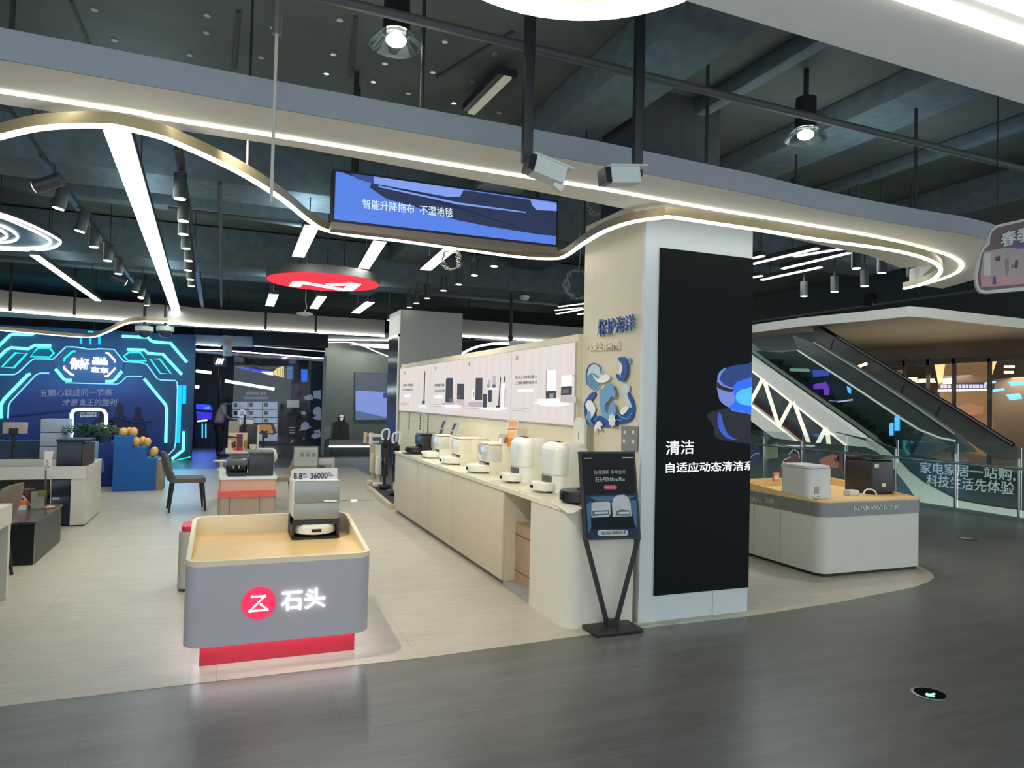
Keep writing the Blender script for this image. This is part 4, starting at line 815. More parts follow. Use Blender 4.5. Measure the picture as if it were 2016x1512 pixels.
t = thing('starfish_cutout', 'small white fish cut-out at the lower left of the sea panel', 'wall decoration', (XD-.03, PD_(0)(1183,840).y, PD_(0)(1183,845).z))
deco(t, 'body', [(205,1300),(230,1250),(255,1235),(285,1265),(290,1285),(260,1290),(275,1330),(235,1310),(215,1360)], foam, .03, .012)
t = thing('wall_frame', 'grey board with four small white marks low on the column side', 'picture', (XD-.01, PD_(0)(1243,860).y, PD_(0)(1243,886).z))
bq = [PD_(0)(*p) for p in ((1226,838),(1259,840),(1257,888),(1226,888))]
obj('board', G().slab([V(XD-.002,v.y,v.z) for v in bq], (-.012,0,0)), M('board_grey', (128,128,124), .5), t)
for p in ((1233,851),(1250,851),(1232,868),(1250,870)): v = PD_(0)(*p); obj('mark', G().box(XD-.017,v.y-.012,v.z-.012,XD-.014,v.y+.012,v.z+.012), foam, t)

# ================================================================== RIGHT ISLAND
NX0, NX1, NY0, NY1 = 5.44, 6.86, 5.34, 6.62
lite = M('island_white', (206,208,196), .45, noise=.02); bandg = M('band_grey', (128,132,130), .38, .3)
zA, zB_ = onY(1632,988,5.36).z, onY(1632,1018,5.36).z
t = thing('display_island', 'white display island with dark grey band and maple top on the right', 'display stand', (6.1,6,0))
obj('body', G().rslab(NX0+.008, NY0+.008, NX1-.008, NY1-.008, .11, .035, zB_), lite, t); obj('band', G().rslab(NX0, NY0, NX1, NY1, .115, zB_, zA-.01), bandg, t)
obj('shadow_gap', G().rslab(NX0+.03, NY0+.03, NX1-.03, NY1-.03, .09, 0, .035), black, t)
obj('tray_floor', G().rslab(NX0+.02, NY0+.02, NX1-.02, NY1-.02, .1, zA-.01, zA), wood, t); rim(t, NX0, NY0, NX1, NY1, .115, zA-.01, zA+.006, .83, .03, wood)
for y in (5.9, 6.3): obj('panel_joint', G().box(NX0+.005, y, .04, NX0+.01, y+.004, zB_), M('joint_grey', (150,150,142), .6), t)
let = M('letter_silver', (206,206,200), .35, .3)
ptext('lettering', 'NΛRWΛL', let, PY(NY0-.002), (1681,997), (1746,993), (1681,1006), t, .003, .0); ptext('lettering', '云鲸', let, PY(NY0-.002), (1751,994), (1768,993), (1751,1004), t, .003, .004)
ptext('lettering', 'NΛRWΛL', let, PX(NX0-.002), (1462,973), (1500,979), (1462,984), t, .003); ptext('lettering', '云鲸', let, PX(NX0-.002), (1506,980), (1524,982), (1506,990), t, .003)
# white and black stations on it
p = onZ(1597,984,zA); wst = M('dock_matte_white', (206,208,204), .35)
t = thing('docking_station', 'rounded white docking station on the right island', 'docking station', (p.x, p.y+.2, zA), 0)
a, b = onY(1590,975,p.y+.02), onY(1640,975,p.y+.02); b = V(a.x+.3,0,0) if b.x-a.x < .2 else b; zt9 = onY(1600,916,p.y+.1).z
obj('shell', G().rslab(a.x, p.y+.02, b.x, p.y+.42, .06, zA, zt9-.03, 8), wst, t); obj('lid', G().rslab(a.x+.008, p.y+.028, b.x-.008, p.y+.412, .055, zt9-.027, zt9, 8), wst, t)
c = onY(1608,966,p.y+.018); obj('label_print', G().box(c.x-.03, p.y+.016, c.z-.03, c.x+.03, p.y+.02, c.z+.04), M('label_grey', (150,150,146), .5), t); obj('tap', G().tube([c+V(-.05,0,-.06), c+V(0,-.02,-.075), c+V(.05,0,-.06)], .012, 8), wst, t)
p = onZ(1722,974,zA); a, b = onY(1717,974,p.y), onY(1760,974,p.y); zt8 = onY(1720,907,p.y).z
t = thing('docking_station', 'tall black docking station on the right island', 'docking station', ((a.x+b.x)/2, p.y+.2, zA), 0)
obj('shell', G().box(a.x, p.y, zA, b.x, p.y+.38, zt8, .025, 3), M('dock_black', (36,38,38), .42), t); obj('lid', G().box(a.x+.006, p.y+.01, zt8, b.x-.006, p.y+.37, zt8+.02, .008), blackg, t)
for px, py in ((1726,917),(1740,955)): c = onY(px, py, p.y); obj('label_print', G().box(c.x-.03, p.y-.002, c.z-.02, c.x+.03, p.y+.001, c.z+.02), M('label_white', (214,208,180), .5), t)
obj('cable', G().tube(smooth([onZ(1700,976,zA)+V(0,0,.012), onY(1703,966,p.y-.02), onY(1712,963,p.y-.03), onY(1722,967,p.y-.03), onZ(1726,977,zA)+V(0,-.0,.012)], 5), .008, 8), M('cable_white', (226,224,212), .4), t)
a, b = onZ(1674,977,zA), onZ(1697,977,zA); obj('handset', G().box(a.x, a.y, zA, b.x, a.y+.1, zA+.06, .012), wst, label='small white base unit between the two stations on the right island', cat='device')
c = onY(1527,952,NY1-.03); t = thing('price_tag', 'small orange and white tag on the back edge of the right island', 'price tag', (c.x, NY1-.06, c.z)); obj('card', G().box(c.x-.04, NY1-.045, .80, c.x+.04, NY1-.035, .90), M('tag_orange', (230,150,110), .5), t); obj('card_print', G().box(c.x-.03, NY1-.047, .82, c.x+.03, NY1-.045, .86), palew, t)
# floor exit marker
c = onZ(1831,1367); t = thing('floor_marker', 'round floor light with a glowing green arrow in the dark walkway', 'floor light', c)
obj('ring', G().lathe(c, [(.098,0),(.1,.004),(.085,.006)], 32), steel, t); obj('glass', G().cyl(c+V(0,0,.005), c+V(0,0,.0075), .083, seg=32), blackg, t)
g = G(); ar = [onZ(*p, .0085) for p in ((1821,1366),(1825,1370),(1840,1372),(1839,1369.5),(1833,1369),(1842,1366.5),(1839,1364.5),(1829,1366.5),(1826,1364.5))]; g.slab(ar, (0,0,.0015)); obj('arrow', g, E_('arrow_green', (120,255,190), 3), t)
c = onZ(1905,1061); t = thing('floor_marker', 'small dim floor light far along the walkway beside the glass railing', 'floor light', c); obj('ring', G().lathe(c, [(.11,0),(.112,.004),(.09,.006)], 24), M('dim_steel', (110,112,108), .4, .6), t); obj('glass', G().cyl(c+V(0,0,.005), c+V(0,0,.0075), .088, seg=24), blackg, t)
# hanging sign at the right edge
t_d = 4.3
def PH(px, py):                               # the sign faces the walkway, turned a little
    n = V(-.55,-.84,0).normalized(); p0 = V(5.35,3.1,0); d = sight(px, py); return EYEP+d*((p0-EYEP).dot(n)/d.dot(n))
hn = V(-.55,-.84,0).normalized()
sgn = [(1946,466),(1951,452),(1962,443),(2016,431),(2070,421),(2080,430),(2084,470),(2096,480),(2098,560),(2090,566),(1943,578),(1930,576),(1923,566),(1920,545),(1930,496),(1938,484),(1945,479)]
cc = PH(2005,500); t = thing('hanging_sign', 'cut-out spring promotion sign hanging at the right edge', 'sign', cc)
obj('board', G().slab([PH(*p) for p in sgn], -hn*.03), M('sign_white', (186,188,184), .5), t)
ins = [(1950,467),(1954,456),(1964,448),(2016,436),(2070,426),(2076,436),(2080,474),(2090,484),(2092,556),(1943,572),(1931,570),(1927,562),(1925,545),(1933,500),(1941,488),(1949,482)]
obj('top_print', G().slab([PH(*p)+hn*.002 for p in ins], -hn*.001), M('sign_wine', (98,84,88), .5), t)
obj('room_print', G().slab([PH(*p)+hn*.003 for p in ((1936,496),(1978,488),(2088,486),(2090,552),(1932,563),(1930,540))], -hn*.0005), M('sign_room', (158,146,146), .5), t)
obj('floor_print', G().slab([PH(*p)+hn*.0036 for p in ((1932,548),(1990,545),(2090,538),(2090,553),(1931,566))], -hn*.0005), M('sign_pink', (178,136,138), .5), t)
for pts, c in (([(1960,506),(1969,504),(1968,514),(1959,513)],(60,56,62)), ([(1998,513),(2004,512),(2003,527),(1997,528)],(58,50,70)), ([(1978,512),(1985,508),(1986,530),(1984,542),(1980,542)],(120,110,130)), ([(1954,545),(1960,544),(1961,560),(1953,560)],(70,70,140)), ([(1990,522),(1996,521),(1996,528),(1990,528)],(110,100,104)), ([(1937,500),(1950,498),(1950,542),(1936,543)],(186,184,180)), ([(2000,480),(2030,478),(2030,488),(2000,490)],(84,76,140))):
    obj('figure_print', G().slab([PH(*p)+hn*.0042 for p in pts], -hn*.0005), M('sign_c%d_%d' % (c[0], c[2]), c, .5), t)
a, b, c = PH(1970,459)+hn*.005, PH(2092,428)+hn*.005, PH(1968,489)+hn*.005; text('lettering', '春季焕新', M('sign_text', (190,196,194), .5), c, c+(b-a), a, t, .004, .025)
for px in (1965, 2060): p = PH(px, 447)-hn*.015; obj('wire', G().cyl(p, (p.x,p.y,HZ(p.x,p.y)), .004, seg=6), dark, t)

# ================================================================== ATRIUM: RAILING, ESCALATORS, UPPER SLAB, LIT SHOP
teal = M('atrium_teal', (40,52,54), .7, noise=.1)
struct('wall_right', G().box(38, -2, -6, 38.4, 40, 14), teal, label='dark far wall across the atrium', local=True)
struct('wall_back', G().box(12, 37, -6, 38, 37.4, 14), teal, label='dark end wall of the atrium', local=True)
struct('floor', G().slab([(11.62,-2,-5.2),(38,-2,-5.2),(38,37,-5.2),(11.62,37,-5.2)], (0,0,.2)), M('lower_floor', (70,68,64), .4), label='floor of the storey below in the atrium', local=True)
struct('ceiling', G().slab([(11.7,-2,12),(38,-2,12),(38,37,12),(11.7,37,12)], (0,0,.2)), teal, label='dark roof over the atrium', local=True)
struct('trim_8', G().box(11.5, -4, CZ-.55, 11.72, 30, CZ+.3), M('edge_teal', (58,72,74), .6), label='dark edge beam of the floor above along the atrium', local=True)
XR = 11.52
t = thing('glass_railing', 'glass railing with steel handrail along the atrium edge', 'railing', (XR, 14, 0))
ysr = [4.3,5.3,6.33,7.37,8.41,9.57]+[9.57+1.16*k for k in range(1,14)]
for y in ysr: obj('post', G().box(XR-.02, y-.012, 0, XR+.02, y+.012, .95, .003).cyl((XR-.03,y,.84),(XR+.05,y,.84),.012,seg=8), steel, t)
gl = glass('rail_glass', (240,247,244), .04)
for a, b in zip(ysr, ysr[1:]): obj('pane', G().box(XR+.03, a+.02, .03, XR+.042, b-.02, 1.12), gl, t)
obj('handrail', G().cyl((XR-.05,ysr[0],.8),(XR-.05,ysr[-1],.8),.022,seg=12), M('rail_steel', (196,204,196), .2, .9), t)
obj('kerb', G().box(XR-.03, ysr[0], 0, XR+.09, ysr[-1], .03), steel, t)
# escalator side with slogan, just beyond the railing
def plq(root, name, pts, X, m, th=.02, fl=True): return obj(name, plate(pts, PX(X), (th,0,0)), m, root, flat=fl)
t = thing('escalator_skirt', 'dark curved escalator flank with white slogan seen through the glass railing', 'escalator side', onX(1890,1030,13.2))
plq(t, 'flank', [(1640,850),(1720,868),(1790,893),(1850,905),(2030,935),(2100,948),(2100,1040),(2016,1010),(1945,998),(1885,986),(1850,969),(1815,950),(1760,905),(1700,866)], 13.25, M('flank_dark', (44,58,60), .3), .1)
plq(t, 'white_edge', [(1705,862),(1735,880),(1765,905),(1790,930),(1815,948),(1850,967),(1885,985),(1945,996),(2030,1008),(2100,1022),(2100,1075),(1885,1030),(1800,1010),(1806,985),(1785,955),(1745,905),(1705,872)], 13.2, M('flank_white', (196,200,184), .45), .1)
mw = M('slogan_white', (196,206,204), .5)
ptext('lettering', '家电家居一站购,', mw, PX(13.18), (1812,909), (1999,922), (1812,932), t, .01, .006); ptext('lettering', '科技生活先体验', mw, PX(13.18), (1826,933), (1998,949), (1824,956), t, .01, .006)
t = thing('wall_graphic', 'low dark wall with wine-red and blue picture shapes behind the right island', 'wall graphic', onX(1640,1000,13.9))
plq(t, 'panel', [(1440,850),(1560,868),(1700,880),(1812,925),(1812,1000),(1640,1000),(1440,980)], 13.95, M('graphic_dark', (48,58,54), .5), .06)
wine = M('graphic_wine', (112,52,54), .5); 
for nm, pts, m in (('red_shape', [(1642,905),(1660,890),(1690,888),(1700,905),(1700,940),(1685,955),(1668,945),(1652,925)], wine), ('box_shape', [(1660,900),(1680,895),(1690,902),(1688,930),(1670,932),(1660,922)], M('graphic_cream', (200,170,150), .5)), ('blue_shape', [(1476,880),(1492,876),(1497,890),(1494,908),(1476,912)], M('graphic_blue', (44,56,110), .5)), ('orange_shape', [(1612,905),(1640,893),(1652,898),(1650,922),(1620,920)], M('graphic_orange', (170,104,70), .5)), ('swirl_shape', [(1536,925),(1540,908),(1552,902),(1560,890),(1572,896),(1578,915),(1560,940),(1538,940)], wine), ('green_shape', [(1500,878),(1530,872),(1532,900),(1508,905)], M('graphic_green', (120,140,96), .5)), ('teal_shape', [(1768,930),(1786,935),(1808,965),(1806,985),(1790,990),(1768,985)], M('graphic_teal', (34,72,92), .5))):
    plq(t, nm, pts, 13.93, m, .015)
for pts in ([(1538,918),(1544,905),(1556,900)], [(1553,895),(1562,884),(1572,890),(1574,902)], [(1540,930),(1548,938),(1560,936)], [(1478,900),(1486,893),(1495,893)]): obj('outline', G().tube([onX(*p,13.91) for p in pts], .015, 6), mw, t)
# escalator with lit zig-zag truss
XE = 17.0
lit = E_('truss_light', (255,246,222), 1.15); beam = M('truss_cream', (202,202,190), .45); dkg = M('escalator_dark', (34,40,40), .4)
t = thing('escalator', 'nearer escalator with glowing zig-zag truss lights along its side', 'escalator', onX(1640,905,XE+.6))
plq(t, 'upper_beam', [(1440,674),(1477,703),(1691,856),(1726,890),(1790,935),(1750,935),(1690,895),(1477,727),(1440,698)], XE, beam, .25)
plq(t, 'lower_beam', [(1440,770),(1477,797),(1560,862),(1640,930),(1670,955),(1640,955),(1597,917),(1477,828),(1440,802)], XE, beam, .25)
obj('light_edge', G().tube([onX(*p, XE-.02) for p in ((1440,699),(1477,728),(1690,896))], .03, 6), lit, t); obj('light_edge', G().tube([onX(*p, XE-.02) for p in ((1440,768),(1477,796),(1560,861),(1636,926))], .035, 6), lit, t)
for a, b in (((1455,806),(1477,793)),((1477,793),(1501,747)),((1504,747),(1533,838)),((1534,838),(1559,791)),((1563,791),(1598,888)),((1602,888),(1626,842)),((1628,842),(1635,906)),((1669,876),(1643,930))):
    obj('truss_tube', G().cyl(onX(*a, XE+.02), onX(*b, XE+.02), .062, seg=12), lit, t)
plq(t, 'inner_side', [(1440,690),(1477,715),(1700,880),(1740,930),(1640,950),(1477,810),(1440,780)], XE+.6, M('truss_inner', (60,78,84), .3), .05)
plq(t, 'red_band', [(1477,785),(1500,800),(1560,845),(1620,893),(1640,915),(1625,915),(1560,860),(1477,795)], XE+.5, wine, .02)
plq(t, 'balustrade', [(1440,655),(1477,690),(1540,694),(1571,690),(1768,820),(1820,850),(1790,905),(1726,885),(1691,852),(1477,700)], XE+.3, glass('escalator_glass', (205,220,216), .1), .02)
plq(t, 'far_side', [(1440,640),(1500,692),(1571,688),(1830,857),(1870,880),(1800,915),(1730,890),(1440,690)], XE+1.3, M('escalator_far', (78,92,88), .4, noise=.2, scale=3), .05)
obj('handrail', G().tube([onX(*p, XE+.32) for p in ((1571,690),(1640,735),(1700,774),(1768,820),(1810,846),(1850,862),(1880,868))], .03, 8), M('rail_line', (190,196,186), .3, .4), t)
g = G(); 
for k in range(16):
    f = k/15; a = onX(1490+f*240, 706+f*175, XE+.45); g.box(a.x, a.y-.4, a.z-.25, a.x+.8, a.y, a.z-.02)
obj('steps', g, dkg, t)
t = thing('escalator', 'farther dark escalator sloping in front of the warm lit shop', 'escalator', onX(1800,880,XE+2.6))
plq(t, 'lower_side', [(1560,660),(1606,676),(1700,735),(1800,800),(1880,857),(1910,890),(1860,890),(1768,822),(1571,692)], XE+2.2, M('escalator_side', (66,78,74), .4, noise=.15, scale=2), .3)
plq(t, 'panel_band', [(1600,645),(1617,643),(1760,733),(1880,806),(1991,876),(2030,905),(1960,905),(1890,858),(1760,770),(1608,674)], XE+3.4, M('panel_grey', (62,64,58), .45, noise=.2, scale=2), .15)
obj('handrail', G().tube([onX(*p, XE+3.3) for p in ((1612,641),(1760,731),(1880,803),(1995,876))], .06, 8), blackg, t); obj('handrail', G().tube([onX(*p, XE+2.15) for p in ((1602,674),(1700,734),(1800,799),(1880,855))], .045, 8), M('rail_mid', (120,128,122), .3, .5), t)
for a, b in (((1640,668),(1634,690)), ((1705,710),(1697,730)), ((1780,757),(1772,777)), ((1850,800),(1840,824))): obj('joint_line', G().cyl(onX(*a, XE+3.38), onX(*b, XE+3.38), .015, seg=6), dkg, t)
# upper slab and its brown soffit
ZU = 4.7; ed = [onZ(*p, ZU) for p in ((1440,652),(1477,655),(1577,642),(1700,631),(1790,622),(1822,624),(1900,633),(2016,645),(2140,660))]
up = struct('trim_9', G().slab(ed+[V(37.5,ed[-1].y,ZU), V(37.5,32,ZU), V(ed[0].x,32,ZU)], (0,0,.06)), M('soffit_brown', (128,118,98), .6), label='brown soffit of the upper gallery', local=True)
g = G(); g.ribbon([p for p in ed], .12, ZU-.02, ZU+.3); obj('slab_edge', g, M('slab_edge', (186,184,172), .5), up)
plq(up, 'landing_face', [(1470,655),(1600,640),(1600,688),(1470,692)], 21.5, M('landing_grey', (74,88,92), .5), .2)
for px in (1574,): p = onX(px, 640, 20.5); obj('hanger_rod', G().cyl(p, p+V(0,0,1.0), .05, seg=8), dark, up)
# warm shop across the atrium
XS = 27.0
shopw = struct('wall_right', G().box(XS+3.2, 12, -1, XS+3.4, 31, ZU), M('shop_wall', (92,80,68), .6, noise=.2, scale=.6), label='brown back wall of the lit shop across the atrium', local=True)
t = thing('shop_front', 'warm lit shop front with dark frames across the atrium', 'shop front', onX(1890,880,XS))
frm = M('frame_black', (22,20,18), .5)
obj('top_rail', plate([(1690,716),(1745,712),(2016,696),(2100,691),(2100,703),(2016,708),(1745,723),(1690,727)], PX(XS), (.1,0,0)), frm, t)
for x0 in (1716, 1779, 1826, 1877, 1947): a, b = onX(x0, 705, XS), onX(x0, 870, XS); obj('mullion', G().box(XS, a.y-.06, -1, XS+.1, a.y+.06, a.z), frm, t)
warm = E_('shop_warm', (236,196,130), 1.5); warm2 = E_('shop_glow', (255,226,170), 2.2); dim = E_('shop_dim', (150,112,70), .55)
def sp(name, pts, m, X=XS+1.2, th=.08, root=t): return plq(root, name, pts, X, m, th)
sp('lit_vault', [(1838,716),(1962,708),(1950,735),(1944,762),(1940,765),(1850,768),(1846,745)], dim); sp('lit_floor_glow', [(1850,768),(1945,766),(1952,840),(1950,900),(1848,880)], E_('shop_dim2', (170,124,74), .6))
sp('pale_vault', [(1840,718),(1858,717),(1850,768),(1846,750)], warm, XS+1.1); sp('pale_vault', [(1945,712),(1960,709),(1950,740),(1946,760)], warm, XS+1.1); sp('cornice_light', [(1840,713),(1960,706),(1958,711),(1842,718)], warm2, XS+1.1)
sp('sign_band', [(1848,755),(1955,752),(1955,766),(1848,768)], E_('sign_dark', (70,60,84), .5), XS+1.0); sp('band_light', [(1735,751),(1840,750),(1840,753),(1735,754)], warm2, XS+1.0); sp('lamp_box', [(1783,743),(1803,743),(1803,750),(1783,750)], warm2, XS+.9); sp('lamp_box', [(1808,746),(1837,745),(1837,752),(1808,753)], warm2, XS+.9)
sp('base_light', [(1846,767),(1950,765),(1950,769),(1846,771)], warm2, XS+.95); sp('pale_wall', [(1690,735),(1780,728),(1780,795),(1720,800),(1690,760)], dim, XS+1.5); sp('window_light', [(1856,745),(1880,744),(1880,755),(1856,756)], warm2, XS+.9)
sp('bush_shape', [(1880,800),(1910,795),(1935,802),(1932,815),(1900,818),(1885,812)], E_('shop_bush', (190,130,90), .7), XS+1.0)
ptext('sign_lettering', 'WELCOME HOME', E_('sign_letters', (214,206,236), 1.2), PX(XS+.98), (1850,757), (1950,755), (1850,765), t, .02) if 0 else None
g = G()
for k in range(14): a = onX(1852+k*7, 757, XS+.97); b = onX(1857+k*7, 764, XS+.97); g.box(XS+.97, b.y, b.z, XS+.99, a.y, a.z)
obj('sign_lettering', g, E_('sign_letters', (214,206,236), 1.1), t)
blu = E_('neon_sky', (120,200,240), 1.6)
sp('sky_light', [(1938,753),(1958,750),(1958,754),(1938,757)], blu, XS+.8); sp('sky_light', [(1954,767),(1975,764),(1975,769),(1954,772)], blu, XS+.8); sp('sky_light', [(1985,752),(2016,750),(2016,757),(1990,760)], blu, XS+.8); sp('sky_light', [(1980,777),(2005,774),(2010,785),(1988,788)], blu, XS+.8)
for a, b in (((1978,722),(1996,722)), ((1978,733),(1994,733))): p, q_ = onX(*a, XS+.7), onX(*b, XS+.7); obj('lamp_box', G().bar(p, q_, .1, .1), warm2, t)
area(onX(1890,740,XS+1.4), onX(1890,900,XS+1.3), 420, 8, 1.2, (1,.86,.68), 'shop_light'); area((24.5,18,2.2), (24.5,18,6), 130, 6, 10, (1,.88,.7), 'soffit_wash')
area((14.5,12,11.8), (14.5,13,0), 900, 5, 12, (.95,1,.98), 'atrium_fill')  # added unseen fill that brightens the escalators and atrium sides
# neon reflections in the escalator glass, built as glowing shapes behind it
t = thing('neon_shape', 'violet and blue neon reflections built as glowing shapes behind the escalator glass', 'sign', onX(1615,790,XE+1.2))
vi = E_('neon_violet', (150,80,236), 1.5)
sp('violet_loop', [(1599,757),(1625,752),(1632,765),(1630,785),(1622,785),(1622,765),(1600,768)], vi, XE+1.1, .03, t); sp('violet_band', [(1598,760),(1626,757),(1624,772),(1598,775)], E_('neon_dim', (84,40,130), .8), XE+1.12, .03, t); sp('blue_light', [(1600,728),(1632,730),(1630,740),(1600,742)], E_('neon_blue', (90,110,230), 1.2), XE+1.1, .03, t); sp('white_panel', [(1604,776),(1616,774),(1616,782),(1605,784)], blu, XE+1.09, .02, t)
obj('light_curve', G().tube([onX(*p, XE+1.05) for p in ((1603,795),(1618,793),(1634,790),(1650,791),(1678,787))], .025, 6), E_('neon_pale', (214,190,250), 2), t)
t = thing('neon_shape', 'bright blue vertical light strips behind the escalator handrail', 'sign', onX(1758,860,XE+.9))
for pts in ([(1761,820),(1770,818),(1770,848),(1761,848)], [(1751,834),(1758,832),(1758,857),(1751,857)], [(1667,760),(1674,765),(1674,775),(1669,772)]): sp('strip', pts, E_('strip_blue', (60,150,255), 1.8), XE+.28, .02, t)
a, b = onX(1556,728,XE+1.1), onX(1592,729,XE+1.1); obj('light_tube', G().cyl(a, b, .05, seg=8), E_('tube_green', (170,200,186), 1.2), label='pale green light tube seen through the upper escalator glass', cat='ceiling light')
a, b = onX(1690,722,XE+3.0), onX(1706,716,XE+3.0); obj('light_tube', G().cyl(a, b, .05, seg=8), warm2, label='short cream light tube above the farther escalator', cat='ceiling light')
# sprinkler in the right void
p = onY(1567,352,5.2); obj('sprinkler', G().cyl(p, (p.x,p.y,HZ(p.x,p.y)), .012, seg=8).cyl(p-V(0,0,.03), p, .05, seg=12).sph(p-V(0,0,.05), .03), dark, label='small dark sprinkler head hanging over the bulkhead on the right', cat='sprinkler')

# ================================================================== NEON WALL
YN = 19.7
wallb = M('neon_wall_blue', (44,70,98), .5, noise=.1, scale=1.2)
a, b = onY(385,660,YN), onY(-90,660,YN); zt7 = onY(200,650,YN).z
nw = struct('wall_back', G().box(b.x, YN, 0, a.x, YN+.35, zt7), wallb, label='blue stage wall lined with neon tubes', local=True)
def LN(p): return (p[0]/6.875, 640+p[1]/6.875)
def RN(p): return (180+p[0]/5.4, 640+p[1]/5.4)
t = thing('neon_display', 'glowing turquoise neon line frame with greeting letters on the blue wall', 'neon sign', onY(180,870,YN))
cy = E_('neon_cyan', (96,246,238), 2.6); cy2 = E_('neon_turquoise', (30,206,196), 1.7); thin = E_('neon_thin', (120,200,240), 1.5); sky = E_('neon_azure', (20,170,240), 1.7); pinkn = E_('neon_pink', (236,206,250), 2)
def PNp(o): return lambda a_, b_: onY(a_, b_, YN-o)
obj('screen', G().slab([PNp(.02)(*p) for p in [RN(q) for q in ((0,622),(270,630),(310,612),(370,552),(420,545),(540,547),(780,850),(790,900),(782,1250))]+[(325,905),(14,905)]+[LN(q) for q in ((108,1260),(115,1100),(140,1040),(480,680),(540,652),(665,652),(880,780))]], (0,-.02,0)), M('stage_screen', (12,34,84), .35, em=(14,48,112), es=.4), t)
obj('header_panel', G().slab([PNp(.02)(*p) for p in [LN(q) for q in ((720,462),(890,295),(1120,308),(1375,318))]+[RN(q) for q in ((240,258),(345,385),(330,480),(250,600),(200,612))]+[LN(q) for q in ((900,770),(760,600))]], (0,-.03,0)), M('stage_header', (44,66,98), .4), t)
def neon(f, pts, m, r, closed=False): obj('tube', G().tube([PNp(.08)(*f(p)) for p in pts], r, 6, closed), m, t)
for pts in (((-80,345),(0,265),(70,200),(140,135),(170,122),(300,130),(420,130),(450,115),(480,100)), ((-80,500),(0,420),(80,340),(150,305),(270,315),(390,320),(430,295),(470,272),(600,275),(690,275))): neon(LN, pts, cy, .036)
for pts in (((20,570),(210,378),(365,385),(185,578)), ((410,425),(510,310),(675,310),(730,380),(675,435))): neon(LN, pts, cy2, .025, True)
neon(LN, ((-60,670),(0,670),(190,670),(250,640),(420,480),(470,455),(715,462),(770,410),(890,295),(1000,295),(1120,310),(1180,325),(1290,325),(1375,318)), thin, .016)
neon(RN, ((65,250),(240,258),(345,385),(360,390),(540,400),(590,420),(700,570),(740,585),(890,590),(912,610),(915,700),(895,1250),(880,1320),(810,1390)), thin, .016)
neon(LN, ((410,665),(380,670),(60,1000),(20,1060),(8,1120),(8,1260)), cy, .036); neon(LN, ((665,650),(540,650),(480,680),(140,1040),(115,1100),(108,1260)), thin, .016)
neon(LN, ((750,595),(800,650),(850,720),(890,745),(970,745)), cy, .04); neon(LN, ((870,550),(870,590),(965,670),(1000,675)), pinkn, .028); neon(LN, ((870,490),(875,450),(985,355),(1020,355)), cy2, .025)
neon(LN, ((880,780),(1375,795)), thin, .014); neon(RN, ((0,620),(270,628),(310,610),(370,550),(420,543),(540,545)), thin, .014)
for x, y0, y1 in ((1097,150,250),(1222,180,260),(1345,135,260)): neon(LN, ((x,y0),(x,y1)), sky, .03)
neon(LN, ((1190,90),(1285,92),(1265,120)), cy2, .02)
neon(RN, ((325,120),(600,130),(630,165),(670,180),(840,190),(1015,395)), cy, .036); neon(RN, ((380,260),(565,265),(600,300),(760,310),(960,525)), cy, .036)
neon(RN, ((345,330),(400,290),(520,290),(585,380),(390,380)), cy2, .025, True); neon(RN, ((625,360),(725,360),(845,515),(735,515)), cy2, .022, True)
neon(RN, ((150,295),(180,300),(248,375),(250,400)), pinkn, .025); neon(RN, ((250,450),(245,470),(175,540),(140,545)), pinkn, .025); neon(RN, ((325,490),(250,580),(215,600),(150,602)), cy, .04)
neon(RN, ((560,570),(790,850),(800,900),(790,1250)), cy, .036); neon(RN, ((942,640),(920,1250)), sky, .05); neon(RN, ((990,640),(985,835)), sky, .045); neon(RN, ((980,1130),(975,1330),(855,1425)), cy, .035); neon(RN, ((855,1447),(1055,1402)), cy2, .015)
nwh = E_('neon_letters', (255,250,252), 3.2)
ptext('lettering', '你好', nwh, PNp(.09), (138,704), (176,705), (138,727), t, .05, .03); ptext('lettering', '京东', nwh, PNp(.09), (179,722), (214,724), (179,733), t, .05, .03); ptext('lettering', 'HELLO', nwh, PNp(.09), (184,703), (209,704), (184,708), t, .05, .02)
for y in (711.5, 715.5): p, q_ = PNp(.1)(182,y), PNp(.1)(212,y+.7); obj('lettering', G().bar(p, q_, .03, .05), nwh, t)
slg = E_('slogan_lilac', (128,136,172), .75)
ptext('slogan', '五颗心跳成同一节奏', slg, PNp(.05), (79,767), (221,765), (79,782), t, .01, .012); ptext('slogan', '才是真正的胜利', slg, PNp(.05), (124,786), (231,785), (122,800), t, .01, .012)
for i, pts in enumerate((((20,820),(150,806),(158,790)), ((190,838),(230,820),(262,832),(300,830)))): obj('swash', G().tube([PNp(.05)(*p) for p in pts], .03, 6), M('swash_navy', (40,62,108), .5), t)
for px, y0, w, hgt in ((236,792,.5,1.0), (272,800,.45,.85), (205,800,.5,.8)):
    p = PNp(.045)(px, y0); obj('figure_picture', G().slab([V(p.x+x*w, YN-.045, p.z+z*hgt) for x, z in ((-.5,-1),(.5,-1),(.42,-.45),(.18,-.3),(.16,-.05),(0,0),(-.16,-.05),(-.18,-.3),(-.42,-.45))], (0,-.002,0)), E_('figure_dim', (34,30,70), .5), t)
for c_, tg, w_, sx in ((onY(60,720,YN-1.0), onY(60,720,YN), 90, 4), (onY(260,720,YN-1.0), onY(260,720,YN), 90, 4), (onY(300,820,YN-1.2), onY(300,940,YN-4), 120, 2), (onY(60,820,YN-1.2), onY(60,940,YN-4), 120, 3)): area(c_, tg, w_, sx, 1.2, (.12,.55,1), 'neon_glow')

